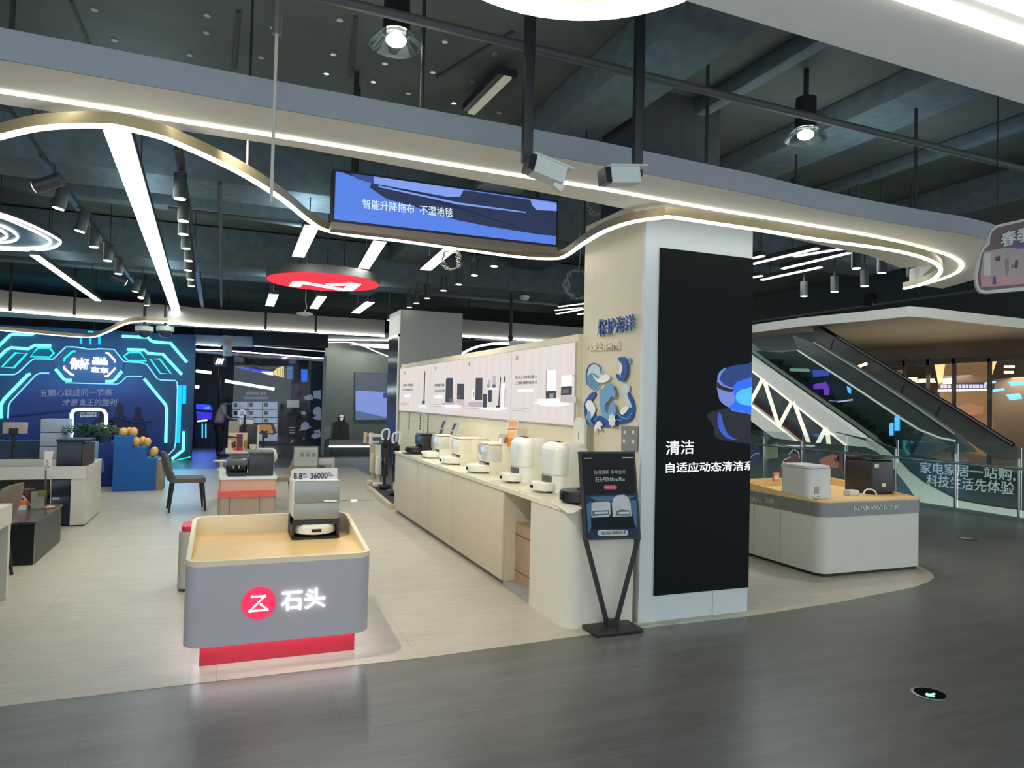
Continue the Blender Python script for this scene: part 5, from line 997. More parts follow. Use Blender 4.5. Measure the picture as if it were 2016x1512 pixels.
# ================================================================== BLUE STEPPED STAND, PLANTS AND TABLES BEFORE THE NEON WALL
bl = M('stand_blue', (6,98,176), .5); 
p = onZ(222,968); q_ = onZ(306,967); Yb = 13.46; Xa = onY(222,968,Yb).x; Xd = onY(306,967,Yb).x
PBl = PY(Yb); xs = [PBl(223,900).x, PBl(260,900).x, PBl(285,900).x, Xd]; zs = [PBl(240,860).z, PBl(275,881).z, PBl(298,903).z]
t = thing('step_stand', 'blue three-stepped stand carrying golden ornaments', 'display stand', ((Xa+Xd)/2, Yb+.25, 0))
g = G(); g.slab([(xs[0],Yb,0),(xs[3],Yb,0),(xs[3],Yb,zs[2]),(xs[2],Yb,zs[2]),(xs[2],Yb,zs[1]),(xs[1],Yb,zs[1]),(xs[1],Yb,zs[0]),(xs[0],Yb,zs[0])], (0,.62,0)); obj('body', g, bl, t)
obj('side_panel', G().box(Xd, Yb+.03, 0, Xd+.1, Yb+.6, zs[2]-.02), M('step_side', (150,140,124), .6, noise=.15), t)
gold = M('golden_orange', (240,186,98), .4, noise=.1, scale=3)
for k, (px, py, Yo, lv, rw, rh, tilt) in enumerate(((243,849,.16,0,15,17,.4),(254,847,.38,0,13,16,.2),(263,849,.2,0,15,17,-.2),(268,870,.14,1,13,19,.35),(280,868,.32,1,13,19,.5),(291,866,.24,1,12,17,.15),(303,888,.28,2,15,21,.6))):
    s_ = 1/1400*(onY(px,py,Yb+Yo)-EYEP).dot(_f); r1, r2 = rw/2*s_*1.05, rh/2*s_*1.05; x = PY(Yb+Yo)(px,py).x; ang_ = tilt*.6
    hh = math.sqrt((r2*math.cos(ang_))**2+(r1*math.sin(ang_))**2); z = zs[lv]+hh
    lab = ('golden egg-shaped ornament at the left of the top blue step','golden egg-shaped ornament between two others at the back of the top blue step','golden egg-shaped ornament at the right of the top blue step','golden egg-shaped ornament at the left of the middle blue step','golden egg-shaped ornament between two others on the middle blue step','golden egg-shaped ornament at the right of the middle blue step','single tilted golden egg-shaped ornament on the lowest blue step')[k]
    obj('ornament', G().sph((x, Yb+Yo, z), (r1,r1,r2), 20, 14, Matrix.Rotation(ang_, 3, 'Y')), gold, label=lab, cat='ornament', group='golden ornaments on the blue steps')
# draped table with plants and an arch sign
Yt = 14.2; PT = PY(Yt); xl, xr = PT(135,880).x, PT(224,880).x; zt6 = PT(190,872).z
t = thing('draped_table', 'table under a dark blue cloth left of the blue stepped stand', 'table', ((xl+xr)/2, Yt+.4, 0))
obj('cloth', G().box(xl, Yt, .0, xr, Yt+.8, zt6, .02), M('cloth_navy', (26,56,128), .8, noise=.15, scale=4, stretch=(6,6,.6), bump=.3), t)
p = PT(187,893); obj('front_card', G().box(p.x-.05, Yt-.012, p.z-.25, p.x+.05, Yt, p.z+.22), M('card_pale', (130,170,190), .5), t)
leafm = M('leaf_green', (54,104,60), .6, noise=.35, scale=6); leafp = M('leaf_pale', (120,160,110), .6, noise=.3, scale=6)
def plant(px, n, m, lab, rr, Yo, hgt):
    x = PY(Yt+Yo)(px, 870).x; t = thing('potted_plant', lab, 'plant', (x, Yt+Yo, zt6), 0, 'plants on the draped table')
    obj('pot', G().lathe((x,Yt+Yo,zt6), [(.09,0),(.11,.12),(.1,.12)], 16), M('pot_blue', (50,70,100), .6), t)
    g = G()
    for k in range(n):
        a_ = random.uniform(0,2*PI); r_ = rr*math.sqrt(random.random()); z = zt6+.1+random.uniform(.02,hgt)*(1-.4*r_/rr); c_ = V(x+r_*math.cos(a_), Yt+Yo+r_*math.sin(a_)*.7, z)
        d_ = V(math.cos(a_), math.sin(a_), random.uniform(-.3,.9)).normalized(); s1 = d_.cross(V(0,0,1)).normalized(); L_ = random.uniform(.06,.1); n_ = d_.cross(s1)*.008
        v = [g.b.verts.new(q) for q in (c_, c_+d_*L_*.5+s1*L_*.28+n_, c_+d_*L_, c_+d_*L_*.5-s1*L_*.28+n_)]; g.b.faces.new(v)
    obj('foliage', g, m, t, flat=True); obj('stem', G().cyl((x,Yt+Yo,zt6+.1), (x,Yt+Yo,zt6+.1+hgt*.6), .015, seg=6), m, t)
plant(157, 170, leafm, 'dark leafy plant leftmost on the draped table', .24, .3, .24); plant(182, 170, leafm, 'dark leafy plant in the middle of the draped table', .24, .4, .25); plant(207, 170, leafp, 'pale flowering plant at the right of the draped table', .17, .25, .26)
Ya = 16.0; PA = PY(Ya); ap = [PA(*p) for p in ((141,905),(141,880),(141,815),(145,808),(153,806),(195,806),(204,808),(209,816),(210,905))]
t = thing('arch_sign', 'slim white glowing arch with a small lettered sign behind the plants', 'sign', V((ap[0].x+ap[-1].x)/2, Ya, 0))
obj('arch', G().tube([V(ap[0].x,Ya,0)]+ap[1:-1]+[V(ap[-1].x,Ya,0)], .035, 8), E_('arch_white', (226,238,250), 1.6), t)
obj('sign_board', plate([(151,811),(194,810),(194,822),(151,823)], PA, (0,.03,0)), M('sign_navy', (46,70,108), .5), t)
nb_ = E_('arch_text', (196,214,232), .9); ptext('lettering', '国货智能家居', nb_, PY(Ya-.005), (158,817), (190,816), (158,821.5), t, .004, .01); ptext('lettering', '5YK TOREENS', nb_, PY(Ya-.005), (158,812), (190,811.5), (158,815.5), t, .004, .01)
# partition boxes and screen left of it
Yw = 14.6; PWd = PY(Yw)
t = thing('panel_cabinet', 'pale blue-grey panel cabinet of stacked boards behind the long desk', 'cabinet', (PWd(105,900).x, Yw+.2, 0))
x0, x1 = PWd(79,860).x, PWd(132,860).x; zz = [PWd(100,y).z for y in (903,878,851,824)]
gpm = M('panel_bluegrey', (180,194,214), .5)
obj('plinth', G().box(x0, Yw, 0, x1, Yw+.4, zz[0]-.01), gpm, t)
for za, zb9 in zip(zz, zz[1:]): obj('board', G().box(x0, Yw, za, x1, Yw+.4, zb9-.012, .005), gpm, t)
Ym = 13.0; PM = PY(Ym); a, b = PM(6,831), PM(54,854)
t = thing('monitor_stand', 'taupe monitor back on a dark branching stand behind the desk at the left edge', 'monitor', ((a.x+b.x)/2, Ym, 0))
obj('monitor_shell', G().box(a.x, Ym-.03, b.z, b.x, Ym+.02, a.z, .012, 3), M('taupe', (186,172,164), .5), t)
c = PM(28,852); obj('bracket', G().box(c.x-.06, Ym-.055, c.z-.03, c.x+.06, Ym-.03, c.z+.07, .01), dark, t); obj('pole', G().cyl((c.x,Ym-.02,.02), (c.x,Ym-.02,c.z), .022, seg=10), dark, t)
for sg in (-1, 1): obj('leg', G().tube([(c.x,Ym-.02,.45),(c.x+sg*.2,Ym,.3),(c.x+sg*.32,Ym,.012)], .02, 8), dark, t)
struct('partition', G().box(-9.2, 15.2, 0, PY(15.2)(80,880).x, 15.35, PY(15.2)(40,868).z), M('low_partition', (58,76,100), .6), label='low blue-grey partition behind the long desk', local=True)

# ================================================================== LONG WHITE DESK, DARK TABLE AND CHAIRS AT LEFT
dwh = M('desk_white', (206,204,192), .45, noise=.02)
DX, DY0, DY1, DZ = -1.56, 10.08, 11.2, .735
t = thing('desk', 'long white desk with raised edges running out of the left side', 'desk', (-5, 10.6, 0))
obj('side_panel', G().box(DX-.16, DY0, .02, DX, DY1, .585), dwh, t)
obj('apron', G().box(-9, DY0-.015, .585, DX+.005, DY0+.015, DZ), dwh, t); obj('apron', G().box(DX-.025, DY0, .585, DX+.005, DY1, DZ), dwh, t); obj('apron', G().box(-9, DY1-.02, .585, DX, DY1+.01, DZ+.0), dwh, t)
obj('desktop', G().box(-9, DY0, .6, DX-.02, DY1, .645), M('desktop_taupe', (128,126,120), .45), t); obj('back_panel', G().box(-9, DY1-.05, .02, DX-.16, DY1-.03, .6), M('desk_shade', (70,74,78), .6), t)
c = onX(203,917,DX+.008); obj('blue_label', G().box(DX+.004, c.y-.12, c.z-.09, DX+.008, c.y+.08, c.z+.06), M('label_navy', (40,80,140), .5), t)
PF = PY(DY0+.06); a, b = PF(99,945), PF(161,1040)
t = thing('fridge', 'black compact appliance with a small badge standing under the desk', 'appliance', ((a.x+b.x)/2, DY0+.35, 0))
obj('body', G().box(a.x, DY0+.07, .01, b.x, DY0+.7, .575, .01), M('fridge_black', (28,38,52), .3), t); c = PF(110,981)
obj('drawer', G().box(a.x+.004, DY0+.055, .02, b.x-.004, DY0+.072, c.z+.02, .005), M('fridge_black', (28,38,52), .3), t); obj('upper_door', G().box(a.x+.004, DY0+.058, c.z+.03, b.x-.004, DY0+.072, .57, .004), M('fridge_black', (28,38,52), .3), t)
obj('badge', G().box(c.x-.04, DY0+.05, c.z-.012, c.x+.04, DY0+.056, c.z+.012), M('badge_grey', (170,178,190), .4), t)
p = onZ(135,919,.66); PX_ = PY(DY0+.1); a, b = PX_(110,918), PX_(168,918)
t = thing('black_box', 'large black box appliance with a slanted lid on the long desk', 'appliance', ((a.x+b.x)/2, DY0+.35, .646)); zc = PX_(140,866).z
obj('body', G().box(a.x, DY0+.1, .646, PX_(160,918).x, DY0+.55, zc-.02, .01), M('box_navy_black', (26,36,56), .35), t); obj('side', G().box(PX_(160.5,918).x, DY0+.12, .646, b.x+.03, DY0+.53, zc-.05), M('box_brown', (62,54,54), .4), t); obj('lid', G().box(a.x-.01, DY0+.09, zc-.018, b.x+.04, DY0+.56, zc+.005), M('lid_navy', (30,36,48), .6), t)
c = onZ(176,912,.66); obj('round_puck', G().lathe((c.x, c.y, .646), [(.1,0),(.11,.02),(.1,.045),(.08,.05)], 20), dwh, label='small white round puck beside the black box on the long desk', cat='device')
# dark glossy low table
fc, fr, fl = onZ(66,1113), onZ(113,1067), onZ(18,1116)
tz = .41; gm = M('table_glass_dark', (26,34,36), .3, spec=.25)
t = thing('coffee_table', 'low glossy black table with panel sides beside the long desk', 'table', ((fc.x+fl.x)/2-.3, (fc.y+fr.y)/2, 0))
xl8 = fc.x-1.4
obj('tabletop', G().rslab(xl8, fc.y-.02, fc.x+.01, fr.y+.03, .02, tz-.02, tz), M('table_top_gloss', (58,58,58), .2, spec=.4), t)
obj('front_panel', G().box(xl8+.02, fc.y, .01, fc.x-.004, fc.y+.02, tz-.02), gm, t); obj('side_panel', G().box(fc.x-.02, fc.y+.022, .01, fc.x, fr.y, tz-.02), gm, t); obj('corner_trim', G().box(fc.x-.004, fc.y-.002, .01, fc.x+.002, fc.y+.006, tz-.02), steel, t)
# near desk at the left edge
nd = onZ(15,1178)
t = thing('desk', 'corner of a white desk cut by the left edge, in front of the dark table', 'desk', (nd.x-.5, nd.y-1, 0))
nz = onY(23,991,nd.y).z; za = nz-.155
obj('end_panel', G().box(nd.x-.9, nd.y-.06, .005, nd.x, nd.y, za), dwh, t); obj('apron', G().box(nd.x-.02, nd.y-2, za, nd.x+.006, nd.y+.006, nz), dwh, t); obj('apron', G().box(nd.x-.9, nd.y-.02, za, nd.x-.02, nd.y+.006, nz), dwh, t)
obj('desktop', G().box(nd.x-.9, nd.y-2, nz-.05, nd.x-.02, nd.y-.02, nz-.004), M('desk_top_white', (226,224,220), .35), t)
obj('interior_shade', G().box(nd.x-.1, nd.y-2, .01, nd.x-.08, nd.y-.06, za), M('shade_charcoal', (66,70,72), .5), t)  # charcoal sheet paints in the dark, shaded inside of the desk
# chairs
fab = M('chair_fabric', (96,92,86), .8, noise=.1, scale=30); fabl = M('chair_light', (140,128,108), .8, noise=.08, scale=30); fabb = M('chair_brown', (112,98,88), .8, noise=.1, scale=30); legm = M('chair_leg', (38,36,34), .5)
def chair(lab, loc, rz, m, sc=1):
    """dining chair facing local +x"""
    t = thing('dining_chair', lab, 'chair', loc, rz, 'upholstered chairs')
    obj('seat', G().rslab(-.21,-.23,.25,.23,.07,.41,.47), m, t, local=True)
    g = G(); nu, nv = 9, 8; gr = []
    for i in range(nv+1):
        v = i/nv; z = .43+.41*v; hw = .225*(1-.12*v**3)+.012*math.sin(PI*v); row = []
        for j in range(nu+1):
            u = j/nu*2-1; x = -.2-.1*v+.09*u*u*(1-.35*v)-.02*math.sin(PI*v); row.append((x, u*hw*(1 if v < .9 else 1-.12*(abs(u)**4)*(v-.9)*10), z-.03*(u**4)*v))
        gr.append(row)
    F = [[g.b.verts.new(p) for p in r] for r in gr]; B = [[g.b.verts.new((p[0]-.035, p[1]*1.02, p[2])) for p in r] for r in gr]
    for i in range(nv):
        for j in range(nu): g.b.faces.new((F[i][j],F[i][j+1],F[i+1][j+1],F[i+1][j])); g.b.faces.new((B[i][j],B[i+1][j],B[i+1][j+1],B[i][j+1]))
    for i in range(nv):
        for j in (0, nu): g.b.faces.new((F[i][j],F[i+1][j],B[i+1][j],B[i][j]))
    for j in range(nu):
        for i in (0, nv): g.b.faces.new((F[i][j],F[i][j+1],B[i][j+1],B[i][j]))
    obj('backrest', g, m, t, local=True, ang=60)
    for sx in (-1, 1):
        for sy in (-1, 1): obj('leg', G().cyl((.02+sx*.19,sy*.18,.41), (.02+sx*.235,sy*.215,0), .022, .013, 10), legm, t, local=True)
    return t
c = (onZ(333,1010)+onZ(390,1006))/2
chair('grey upholstered chair with dark legs right of the blue stepped stand', (c.x, c.y+.18, 0), .12, fab)
c = onZ(572,1003); chair('beige upholstered chair half hidden behind the silver docking tower', (c.x-.14, c.y+.2, 0), PI+.15, fabl)
c = onY(41,1050,7.35); chair('brown chair tucked between the white desk corner and the dark table', (c.x-.34, 7.38, 0), PI-.1, fabb)
c = onY(55,980,10.6); ch = chair('low brown chair pushed in under the long white desk', (c.x, 10.62, 0), -PI/2, fabb); ch.scale = (.9,.9,.67)
# things on the dark table
p = onZ(40,1003,tz); t = thing('tissue_box', 'orange and white carton on the dark low table', 'box', (p.x-.05, p.y, tz))
obj('carton_body', G().box(p.x-.13, p.y-.05, tz, p.x+.06, p.y+.12, tz+.05), M('carton_white', (206,212,200), .5), t); obj('orange_top', G().box(p.x-.13, p.y-.05, tz+.05, p.x+.06, p.y+.12, tz+.09), M('carton_orange', (232,104,44), .5), t); obj('paper', G().slab([(p.x-.14,p.y+.02,tz+.09),(p.x-.02,p.y+.02,tz+.09),(p.x-.06,p.y+.06,tz+.17),(p.x-.12,p.y+.06,tz+.18)], (0,.01,0)), paper, t)
p = onZ(54,1003,tz+.0); t = thing('snack_pack', 'dark red pack with a white strip behind the orange carton', 'pack', (p.x, p.y+.1, tz)); obj('foot_card', G().box(p.x-.13, p.y+.05, tz, p.x+.04, p.y+.2, tz+.004), black, t); obj('pack_body', G().box(p.x-.05, p.y+.06, tz, p.x+.03, p.y+.2, tz+.2, .02), M('pack_red', (92,40,52), .5), t); obj('white_strip', G().bar((p.x-.06,p.y+.05,tz+.14), (p.x+.02,p.y+.05,tz+.03), .012, .03, up=(0,1,0)), paper, t); obj('dark_cap', G().sph((p.x-.06, p.y+.12, tz+.17), (.06,.05,.04)), black, t)
p = onZ(72,1003,tz); t = thing('leaflet_holder', 'clear acrylic holder with white and green leaflets on the dark low table', 'leaflet holder', (p.x, p.y+.06, tz)); zq = PY(p.y)(72,957).z
obj('pocket', G().box(p.x-.09, p.y, tz, p.x+.09, p.y+.004, zq).box(p.x-.09, p.y+.08, tz, p.x+.09, p.y+.084, zq), acry, t); obj('leaflet', G().box(p.x-.06, p.y+.03, tz+.005, p.x+.06, p.y+.036, zq-.06), M('leaflet_cream', (216,214,200), .5), t); obj('leaflet', G().box(p.x+.0, p.y+.02, tz+.13, p.x+.08, p.y+.026, zq-.05), M('leaflet_green', (160,172,70), .5), t)
p = onZ(92,1000,tz); YP = p.y; PP = PY(YP); t = thing('table_sign', 'white card sign with a bent mark on a dark stem standing on the low table', 'sign', (p.x, YP, tz))
obj('foot', G().lathe((p.x,YP,tz), [(.07,0),(.075,.012),(.06,.018)], 20), M('foot_wood', (196,150,110), .5), t); a, b = PP(86,997), PP(90,925)
obj('stem', G().bar(V(p.x-.01,YP,tz+.015), b, .025, .012), M('stem_grey', (90,86,84), .4), t); obj('card', plate([(88,889),(105,888),(101,914),(101,920),(97,927),(84,928),(86,912)], PP, (0,.01,0)), M('card_white', (222,214,204), .5), t)
g = G(); zz = [PY(YP-.008)(*q) for q in ((92,905),(95,912),(88,922),(99,918))]
for u_, v_ in zip(zz, zz[1:]): g.bar(u_, v_, .006, .014, up=(0,1,0))
obj('mark', g, M('card_ink', (170,150,140), .5), t); obj('holder_frame', G().tube([PP(99,996), PP(100,945), PP(101,937)], .006, 6), steel, t)

# ================================================================== MIDDLE OF THE SHOP
Yk = 9.5; PK2 = PY(Yk); a, b = PK2(432,940), PK2(545,938); x0, x1, zt5 = a.x, b.x, (a.z+b.z)/2
t = thing('display_island', 'peach and taupe display island with a curved red band behind the logo island', 'display stand', ((x0+x1)/2, Yk+.4, 0))
zr1, zr0 = PK2(490,966).z, PK2(490,978).z
obj('lower_body', G().rslab(x0-.01, Yk, x1+.0, Yk+.95, .05, .01, zr0), M('taupe_panel', (164,148,130), .35), t)
obj('red_band', G().slab([(x0-.012,Yk+.1,zr0)]+[(x0-.012+(x1-x0+.014)*k/12, Yk-.004-.018*math.sin(PI*k/12), zr0) for k in range(13)]+[(x1+.002,Yk+.1,zr0)], (0,0,zr1-zr0)), M('coral_red', (222,92,84), .4), t)
obj('upper_body', G().rslab(x0, Yk, x1, Yk+.95, .04, zr1, zt5-.03), M('peach_panel', (206,160,140), .35), t)
obj('top', G().rslab(x0-.008, Yk-.01, x1+.008, Yk+.96, .045, zt5-.03, zt5), M('top_pale', (216,226,224), .3), t)
for px in (452,511): p = PK2(px,990); obj('panel_joint', G().box(p.x-.004, Yk-.003, .02, p.x+.004, Yk+.002, zr0), M('joint_brown', (110,92,80), .5), t)
# black appliances on it
def on5(px, Yo): return PY(Yk+Yo)(px, 930).x
t = thing('black_box', 'tall square black appliance on the peach island', 'appliance', ((on5(490,.1)+on5(538,.1))/2, Yk+.3, zt5)); zc = PY(Yk+.1)(514,893).z
obj('body', G().box(on5(489,.1), Yk+.1, zt5, on5(538,.1), Yk+.5, zc, .008), M('appliance_black', (40,46,54), .3), t); obj('lid', G().box(on5(489,.1)-.005, Yk+.09, zc, on5(538,.1)+.005, Yk+.51, zc+.02), M('lid_grey', (84,88,86), .35), t)
t = thing('coffee_machine', 'black glossy coffee machine with silver spouts beside the square black appliance', 'coffee machine', (on5(467,.2), Yk+.35, zt5)); x0c, x1c = on5(445,.12), on5(487,.12); zc2 = PY(Yk+.12)(467,905).z
obj('body', G().box(x0c, Yk+.22, zt5, x1c, Yk+.52, zc2, .02, 3), blackg, t); obj('head', G().box(x0c, Yk+.1, zt5+(zc2-zt5)*.66, x1c, Yk+.23, zc2, .015), M('machine_grey', (80,88,84), .25), t); obj('drip_tray', G().box(x0c+.02, Yk+.08, zt5, x1c-.01, Yk+.23, zt5+.045, .008), black, t); obj('side_dial', G().cyl((x0c-.01,Yk+.3,zt5+.16), (x0c+.01,Yk+.3,zt5+.16), .04, seg=16), steel, t)
for u in (.35,.6): x = x0c+(x1c-x0c)*u; obj('spout', G().cyl((x,Yk+.15,zt5+(zc2-zt5)*.45), (x,Yk+.15,zt5+(zc2-zt5)*.68), .014, seg=10), steel, t)
c = onY(436,908,Yk+.9); t = thing('side_stand', 'small round white dish on a stem at the left of the coffee machine', 'dish stand', (c.x, c.y, zt5)); obj('dish', G().lathe((c.x,c.y,c.z), [(.02,-.02),(.1,0),(.11,.012),(.09,.012)], 20), dwh, t); obj('stem', G().lathe((c.x,c.y,zt5), [(.06,0),(.05,.02),(.02,.05),(.02,c.z-zt5-.02)], 14), dwh, t)
c = onY(541,896,Yk+.55); obj('crystal_ornament', G().cyl((c.x-.03,c.y,zt5), (c.x-.03,c.y,c.z-.05), .02, seg=8).sph(c-V(.0,0,.02), (.035,.035,.07), 8, 6), M('crystal', (200,210,200), .15), label='faceted clear ornament at the right of the square black appliance', cat='ornament')
# second, taller table behind with its things
Y2 = 11.7; z2 = onY(495,888,Y2).z; P2 = PY(Y2); xa, xb = P2(444,890).x, P2(545,890).x
t = thing('display_table', 'white-topped display table behind the peach island', 'table', ((xa+xb)/2, Y2+.3, 0))
obj('tabletop', G().box(xa, Y2, z2-.04, xb, Y2+.7, z2, .006), dwh, t); obj('base', G().box(xa+.06, Y2+.05, .0, xb-.06, Y2+.65, z2-.04), M('base_grey', (120,122,118), .5), t)
t = thing('food_board', 'tall printed board with food pictures standing on the display table', 'board', (P2(466,870).x, Y2+.1, z2))
P3 = PY(Y2+.1); za9 = P3(466,829).z; xL, xR = P3(449,860).x, P3(487,860).x
obj('board', G().box(xL, Y2+.1, z2, xR, Y2+.13, P3(466,852).z), M('board_cream', (214,196,164), .5), t); obj('board_top', G().box(xL, Y2+.1, P3(466,852).z, P3(471,850).x, Y2+.13, za9), M('board_taupe', (150,146,134), .5), t)
for pts, c in (([(466,855),(478,855),(478,898),(466,902)],(110,50,50)), ([(470,880),(478,880),(478,902),(470,902)],(196,60,56)), ([(455,872),(464,868),(464,880),(457,882)],(60,36,40)), ([(459,880),(466,878),(465,890),(459,888)],(222,90,80)), ([(480,868),(486,866),(486,884),(480,884)],(150,110,70)), ([(449,858),(466,860),(466,863),(449,862)],(50,36,50)), ([(449,862),(464,864),(464,868),(452,866)],(190,150,90))):
    obj('picture_print', plate(pts, PY(Y2+.097), (0,-.002,0)), M('food_%d_%d' % (c[0], c[2]), c, .5), t, flat=True)
t = thing('stick_vacuum', 'black stick vacuum with a white-rimmed handle loop behind the food board', 'vacuum cleaner', (P2(480,860).x, Y2+.3, z2))
P4 = PY(Y2+.3); obj('handle_loop', G().tube(smooth([P4(*q) for q in ((470,816),(473,809),(478,808),(482,811),(481,820),(471,820))], 4, True), .016, 6, True), E_('loop_pale', (214,222,224), .55), t); obj('tube', G().cyl(P4(482,816), V(P4(482,816).x, Y2+.3, z2), .018, seg=8), black, t)
obj('dust_tank', G().cyl(V(P4(474,850).x, Y2+.29, P4(474,856).z), P4(474,838), .05, seg=14), black, t)
c = P4(456,850); obj('head', G().bar(P4(449,846), P4(466,841), .1, .06), black, t)
a, b = PY(Y2+.4)(472,827), PY(Y2+.4)(498,835); t = thing('white_carton', 'white carton on top of the black monitor behind the food board', 'box', ((a.x+b.x)/2, Y2+.45, b.z)); obj('carton_body', G().box(a.x, Y2+.36, b.z, b.x, Y2+.5, a.z), M('carton_plain', (222,222,214), .5), t)
xa2, xb2 = PY(Y2+.35)(486,850).x, PY(Y2+.35)(506,850).x
t = thing('black_cabinet', 'tall black boxed appliance under the white carton on the display table', 'appliance', ((xa2+xb2)/2, Y2+.45, z2)); obj('body', G().box(PY(Y2+.35)(474,850).x, Y2+.34, z2, xb2, Y2+.52, b.z-.002, .01), M('cab_black', (38,46,50), .35), t); obj('foot_plate', G().box(xa2+.02, Y2+.28, z2, xb2-.02, Y2+.34, z2+.03), black, t)
c = P2(508,884); obj('pole_lamp', G().cyl((c.x,Y2+.12,z2), (c.x,Y2+.12,P2(507,838).z), .014, seg=10).cyl((c.x,Y2+.12,z2),(c.x,Y2+.12,z2+.02),.06,seg=16), dwh, label='thin white pole lamp right of the black boxed appliance', cat='lamp')
c = PY(Y2+.15)(498,880); t = thing('cup', 'white cup on a flat white dish on the display table', 'cup', (c.x, Y2+.12, z2)); obj('dish', G().lathe((c.x,Y2+.12,z2), [(.04,0),(.12,.01),(.125,.02),(.05,.015)], 24), dwh, t); obj('cup_body', G().lathe((c.x,Y2+.12,z2+.018), [(.04,0),(.055,.05),(.06,.075),(.05,.075)], 20), dwh, t)
# tablet on a stand
Y3 = 12.6; P5 = PY(Y3); t = thing('tablet_stand', 'tilted dark tablet showing an orange picture on a thin stand', 'tablet', (P5(519,900).x, Y3, 0))
fr = [P5(500,833),P5(528,831),P5(538,834),P5(545,852),P5(540,856),P5(512,854),P5(500,850)]
obj('tablet_frame', G().slab(fr, (0,.03,0)), M('tablet_plum', (60,48,62), .4), t); obj('screen', plate([(507,836),(533,836),(538,850),(537,853),(508,851)], PY(Y3-.004), (0,.003,0)), E_('tablet_orange', (196,142,86), .6), t); obj('shadow_print', plate([(513,846),(522,849),(528,847),(524,856),(520,862),(517,856)], PY(Y3-.008), (0,.003,0)), M('print_dark', (40,44,40), .5), t)
obj('pole', G().cyl(V(P5(518.5,880).x,Y3+.02,.02), P5(518.5,855)+V(0,.02,0), .018, seg=8), dark, t); obj('foot', G().cyl(V(P5(518.5,880).x,Y3+.02,0), V(P5(518.5,880).x,Y3+.02,.02), .18, seg=20), dark, t)
# stick vacuums on their stand by the grey column
t = thing('vacuum_stand', 'low cream platform with a dark top holding the stick vacuums', 'display stand', onZ(755,985))
pf = [onZ(*p) for p in ((719,961),(765,1003))]; X9 = CXF-.02
obj('platform', G().slab([pf[0]+V(0,0,.004), pf[1]+V(0,0,.004), V(CXF+.3,pf[1].y+.02,.004), V(CXF+.35,pf[0].y,.004)], (0,0,.075)), M('platform_cream', (204,192,158), .5), t)
obj('top_mat', G().slab([pf[0]+V(.06,-.03,.079), pf[1]+V(.06,.06,.079), V(CXF+.28,pf[1].y+.08,.079), V(CXF+.3,pf[0].y-.04,.079)], (0,0,.006)), M('mat_dark', (36,38,44), .6), t)
def vac(px, py_top, py_base, lab, main, tubem, kind):
    q = onZ(px, py_base, .085); Yv = q.y; P_ = PY(Yv); top = P_(px, py_top).z; t = thing('stick_vacuum', lab, 'vacuum cleaner', (q.x, Yv, .086), 0, 'stick vacuums by the grey column')
    obj('floor_head', G().box(q.x-.1, Yv-.12, .086, q.x+.1, Yv+.04, .16, .02, 3), black if kind != 'cream' else main, t)
    obj('wand', G().bar((q.x,Yv,.15), (q.x,Yv+.05,top-.3), .05, .04), tubem, t); obj('dust_tank', G().lathe((q.x,Yv-.02,.3), [(.055,0),(.065,.03),(.065,.3),(.05,.36)], 18), main, t)
    obj('motor_body', G().bar((q.x,Yv,.62), (q.x,Yv+.03,top-.22), .11, .12), main, t)
    if kind == 'loop':
        obj('display', G().cyl((q.x,Yv-.075,top-.28), (q.x,Yv-.06,top-.28), .04, seg=16), blackg, t); obj('handle_loop', G().tube(smooth([(q.x-.06,Yv,top-.15),(q.x-.05,Yv,top-.03),(q.x+.05,Yv,top),(q.x+.06,Yv,top-.1),(q.x+.045,Yv,top-.17),(q.x-.04,Yv,top-.17)], 4, True), .016, 8, True), E_('loop_white', (230,234,236), .6), t); obj('neck', G().cyl((q.x,Yv,top-.25), (q.x,Yv,top-.16), .03, seg=12), black, t)
    else:
        obj('handle', G().bar((q.x-.16,Yv,top-.05), (q.x+.06,Yv,top-.05), .045, .05), main, t); obj('grip', G().bar((q.x-.15,Yv,top+.0), (q.x-.15,Yv,top-.2), .05, .05), main, t); obj('trigger_bar', G().bar((q.x-.15,Yv,top-.18), (q.x,Yv,top-.16), .03, .025), main, t)
    return t
crm = M('vac_cream', (212,192,158), .35); wht = M('vac_white', (228,228,222), .25); vbk = M('vac_black', (28,30,40), .18, coat=.4)
vac(733, 851, 953, 'cream stick vacuum with a sideways handle, leftmost on the platform', crm, crm, 'cream'); vac(744, 852, 957, 'white-bodied stick vacuum second from the left on the platform', wht, crm, 'cream')
vac(756, 845, 962, 'black stick vacuum with a white handle loop, left of the two loops', vbk, vbk, 'loop'); vac(777, 851, 974, 'black stick vacuum with a white handle loop beside the counter end', vbk, wht, 'loop')
# recessed floor light strip
p = onZ(697,986); t = thing('floor_light', 'bright light patch in a strip across the beige floor beyond the islands', 'floor light', p)
obj('strip', G().bar((p.x-.55,p.y,.006), (p.x+.45,p.y,.006), .03, .006), steel, t); obj('lens', G().cyl((p.x,p.y,.004), (p.x,p.y,.012), .05, seg=16), E_('floor_glow', (255,244,210), 6), t)

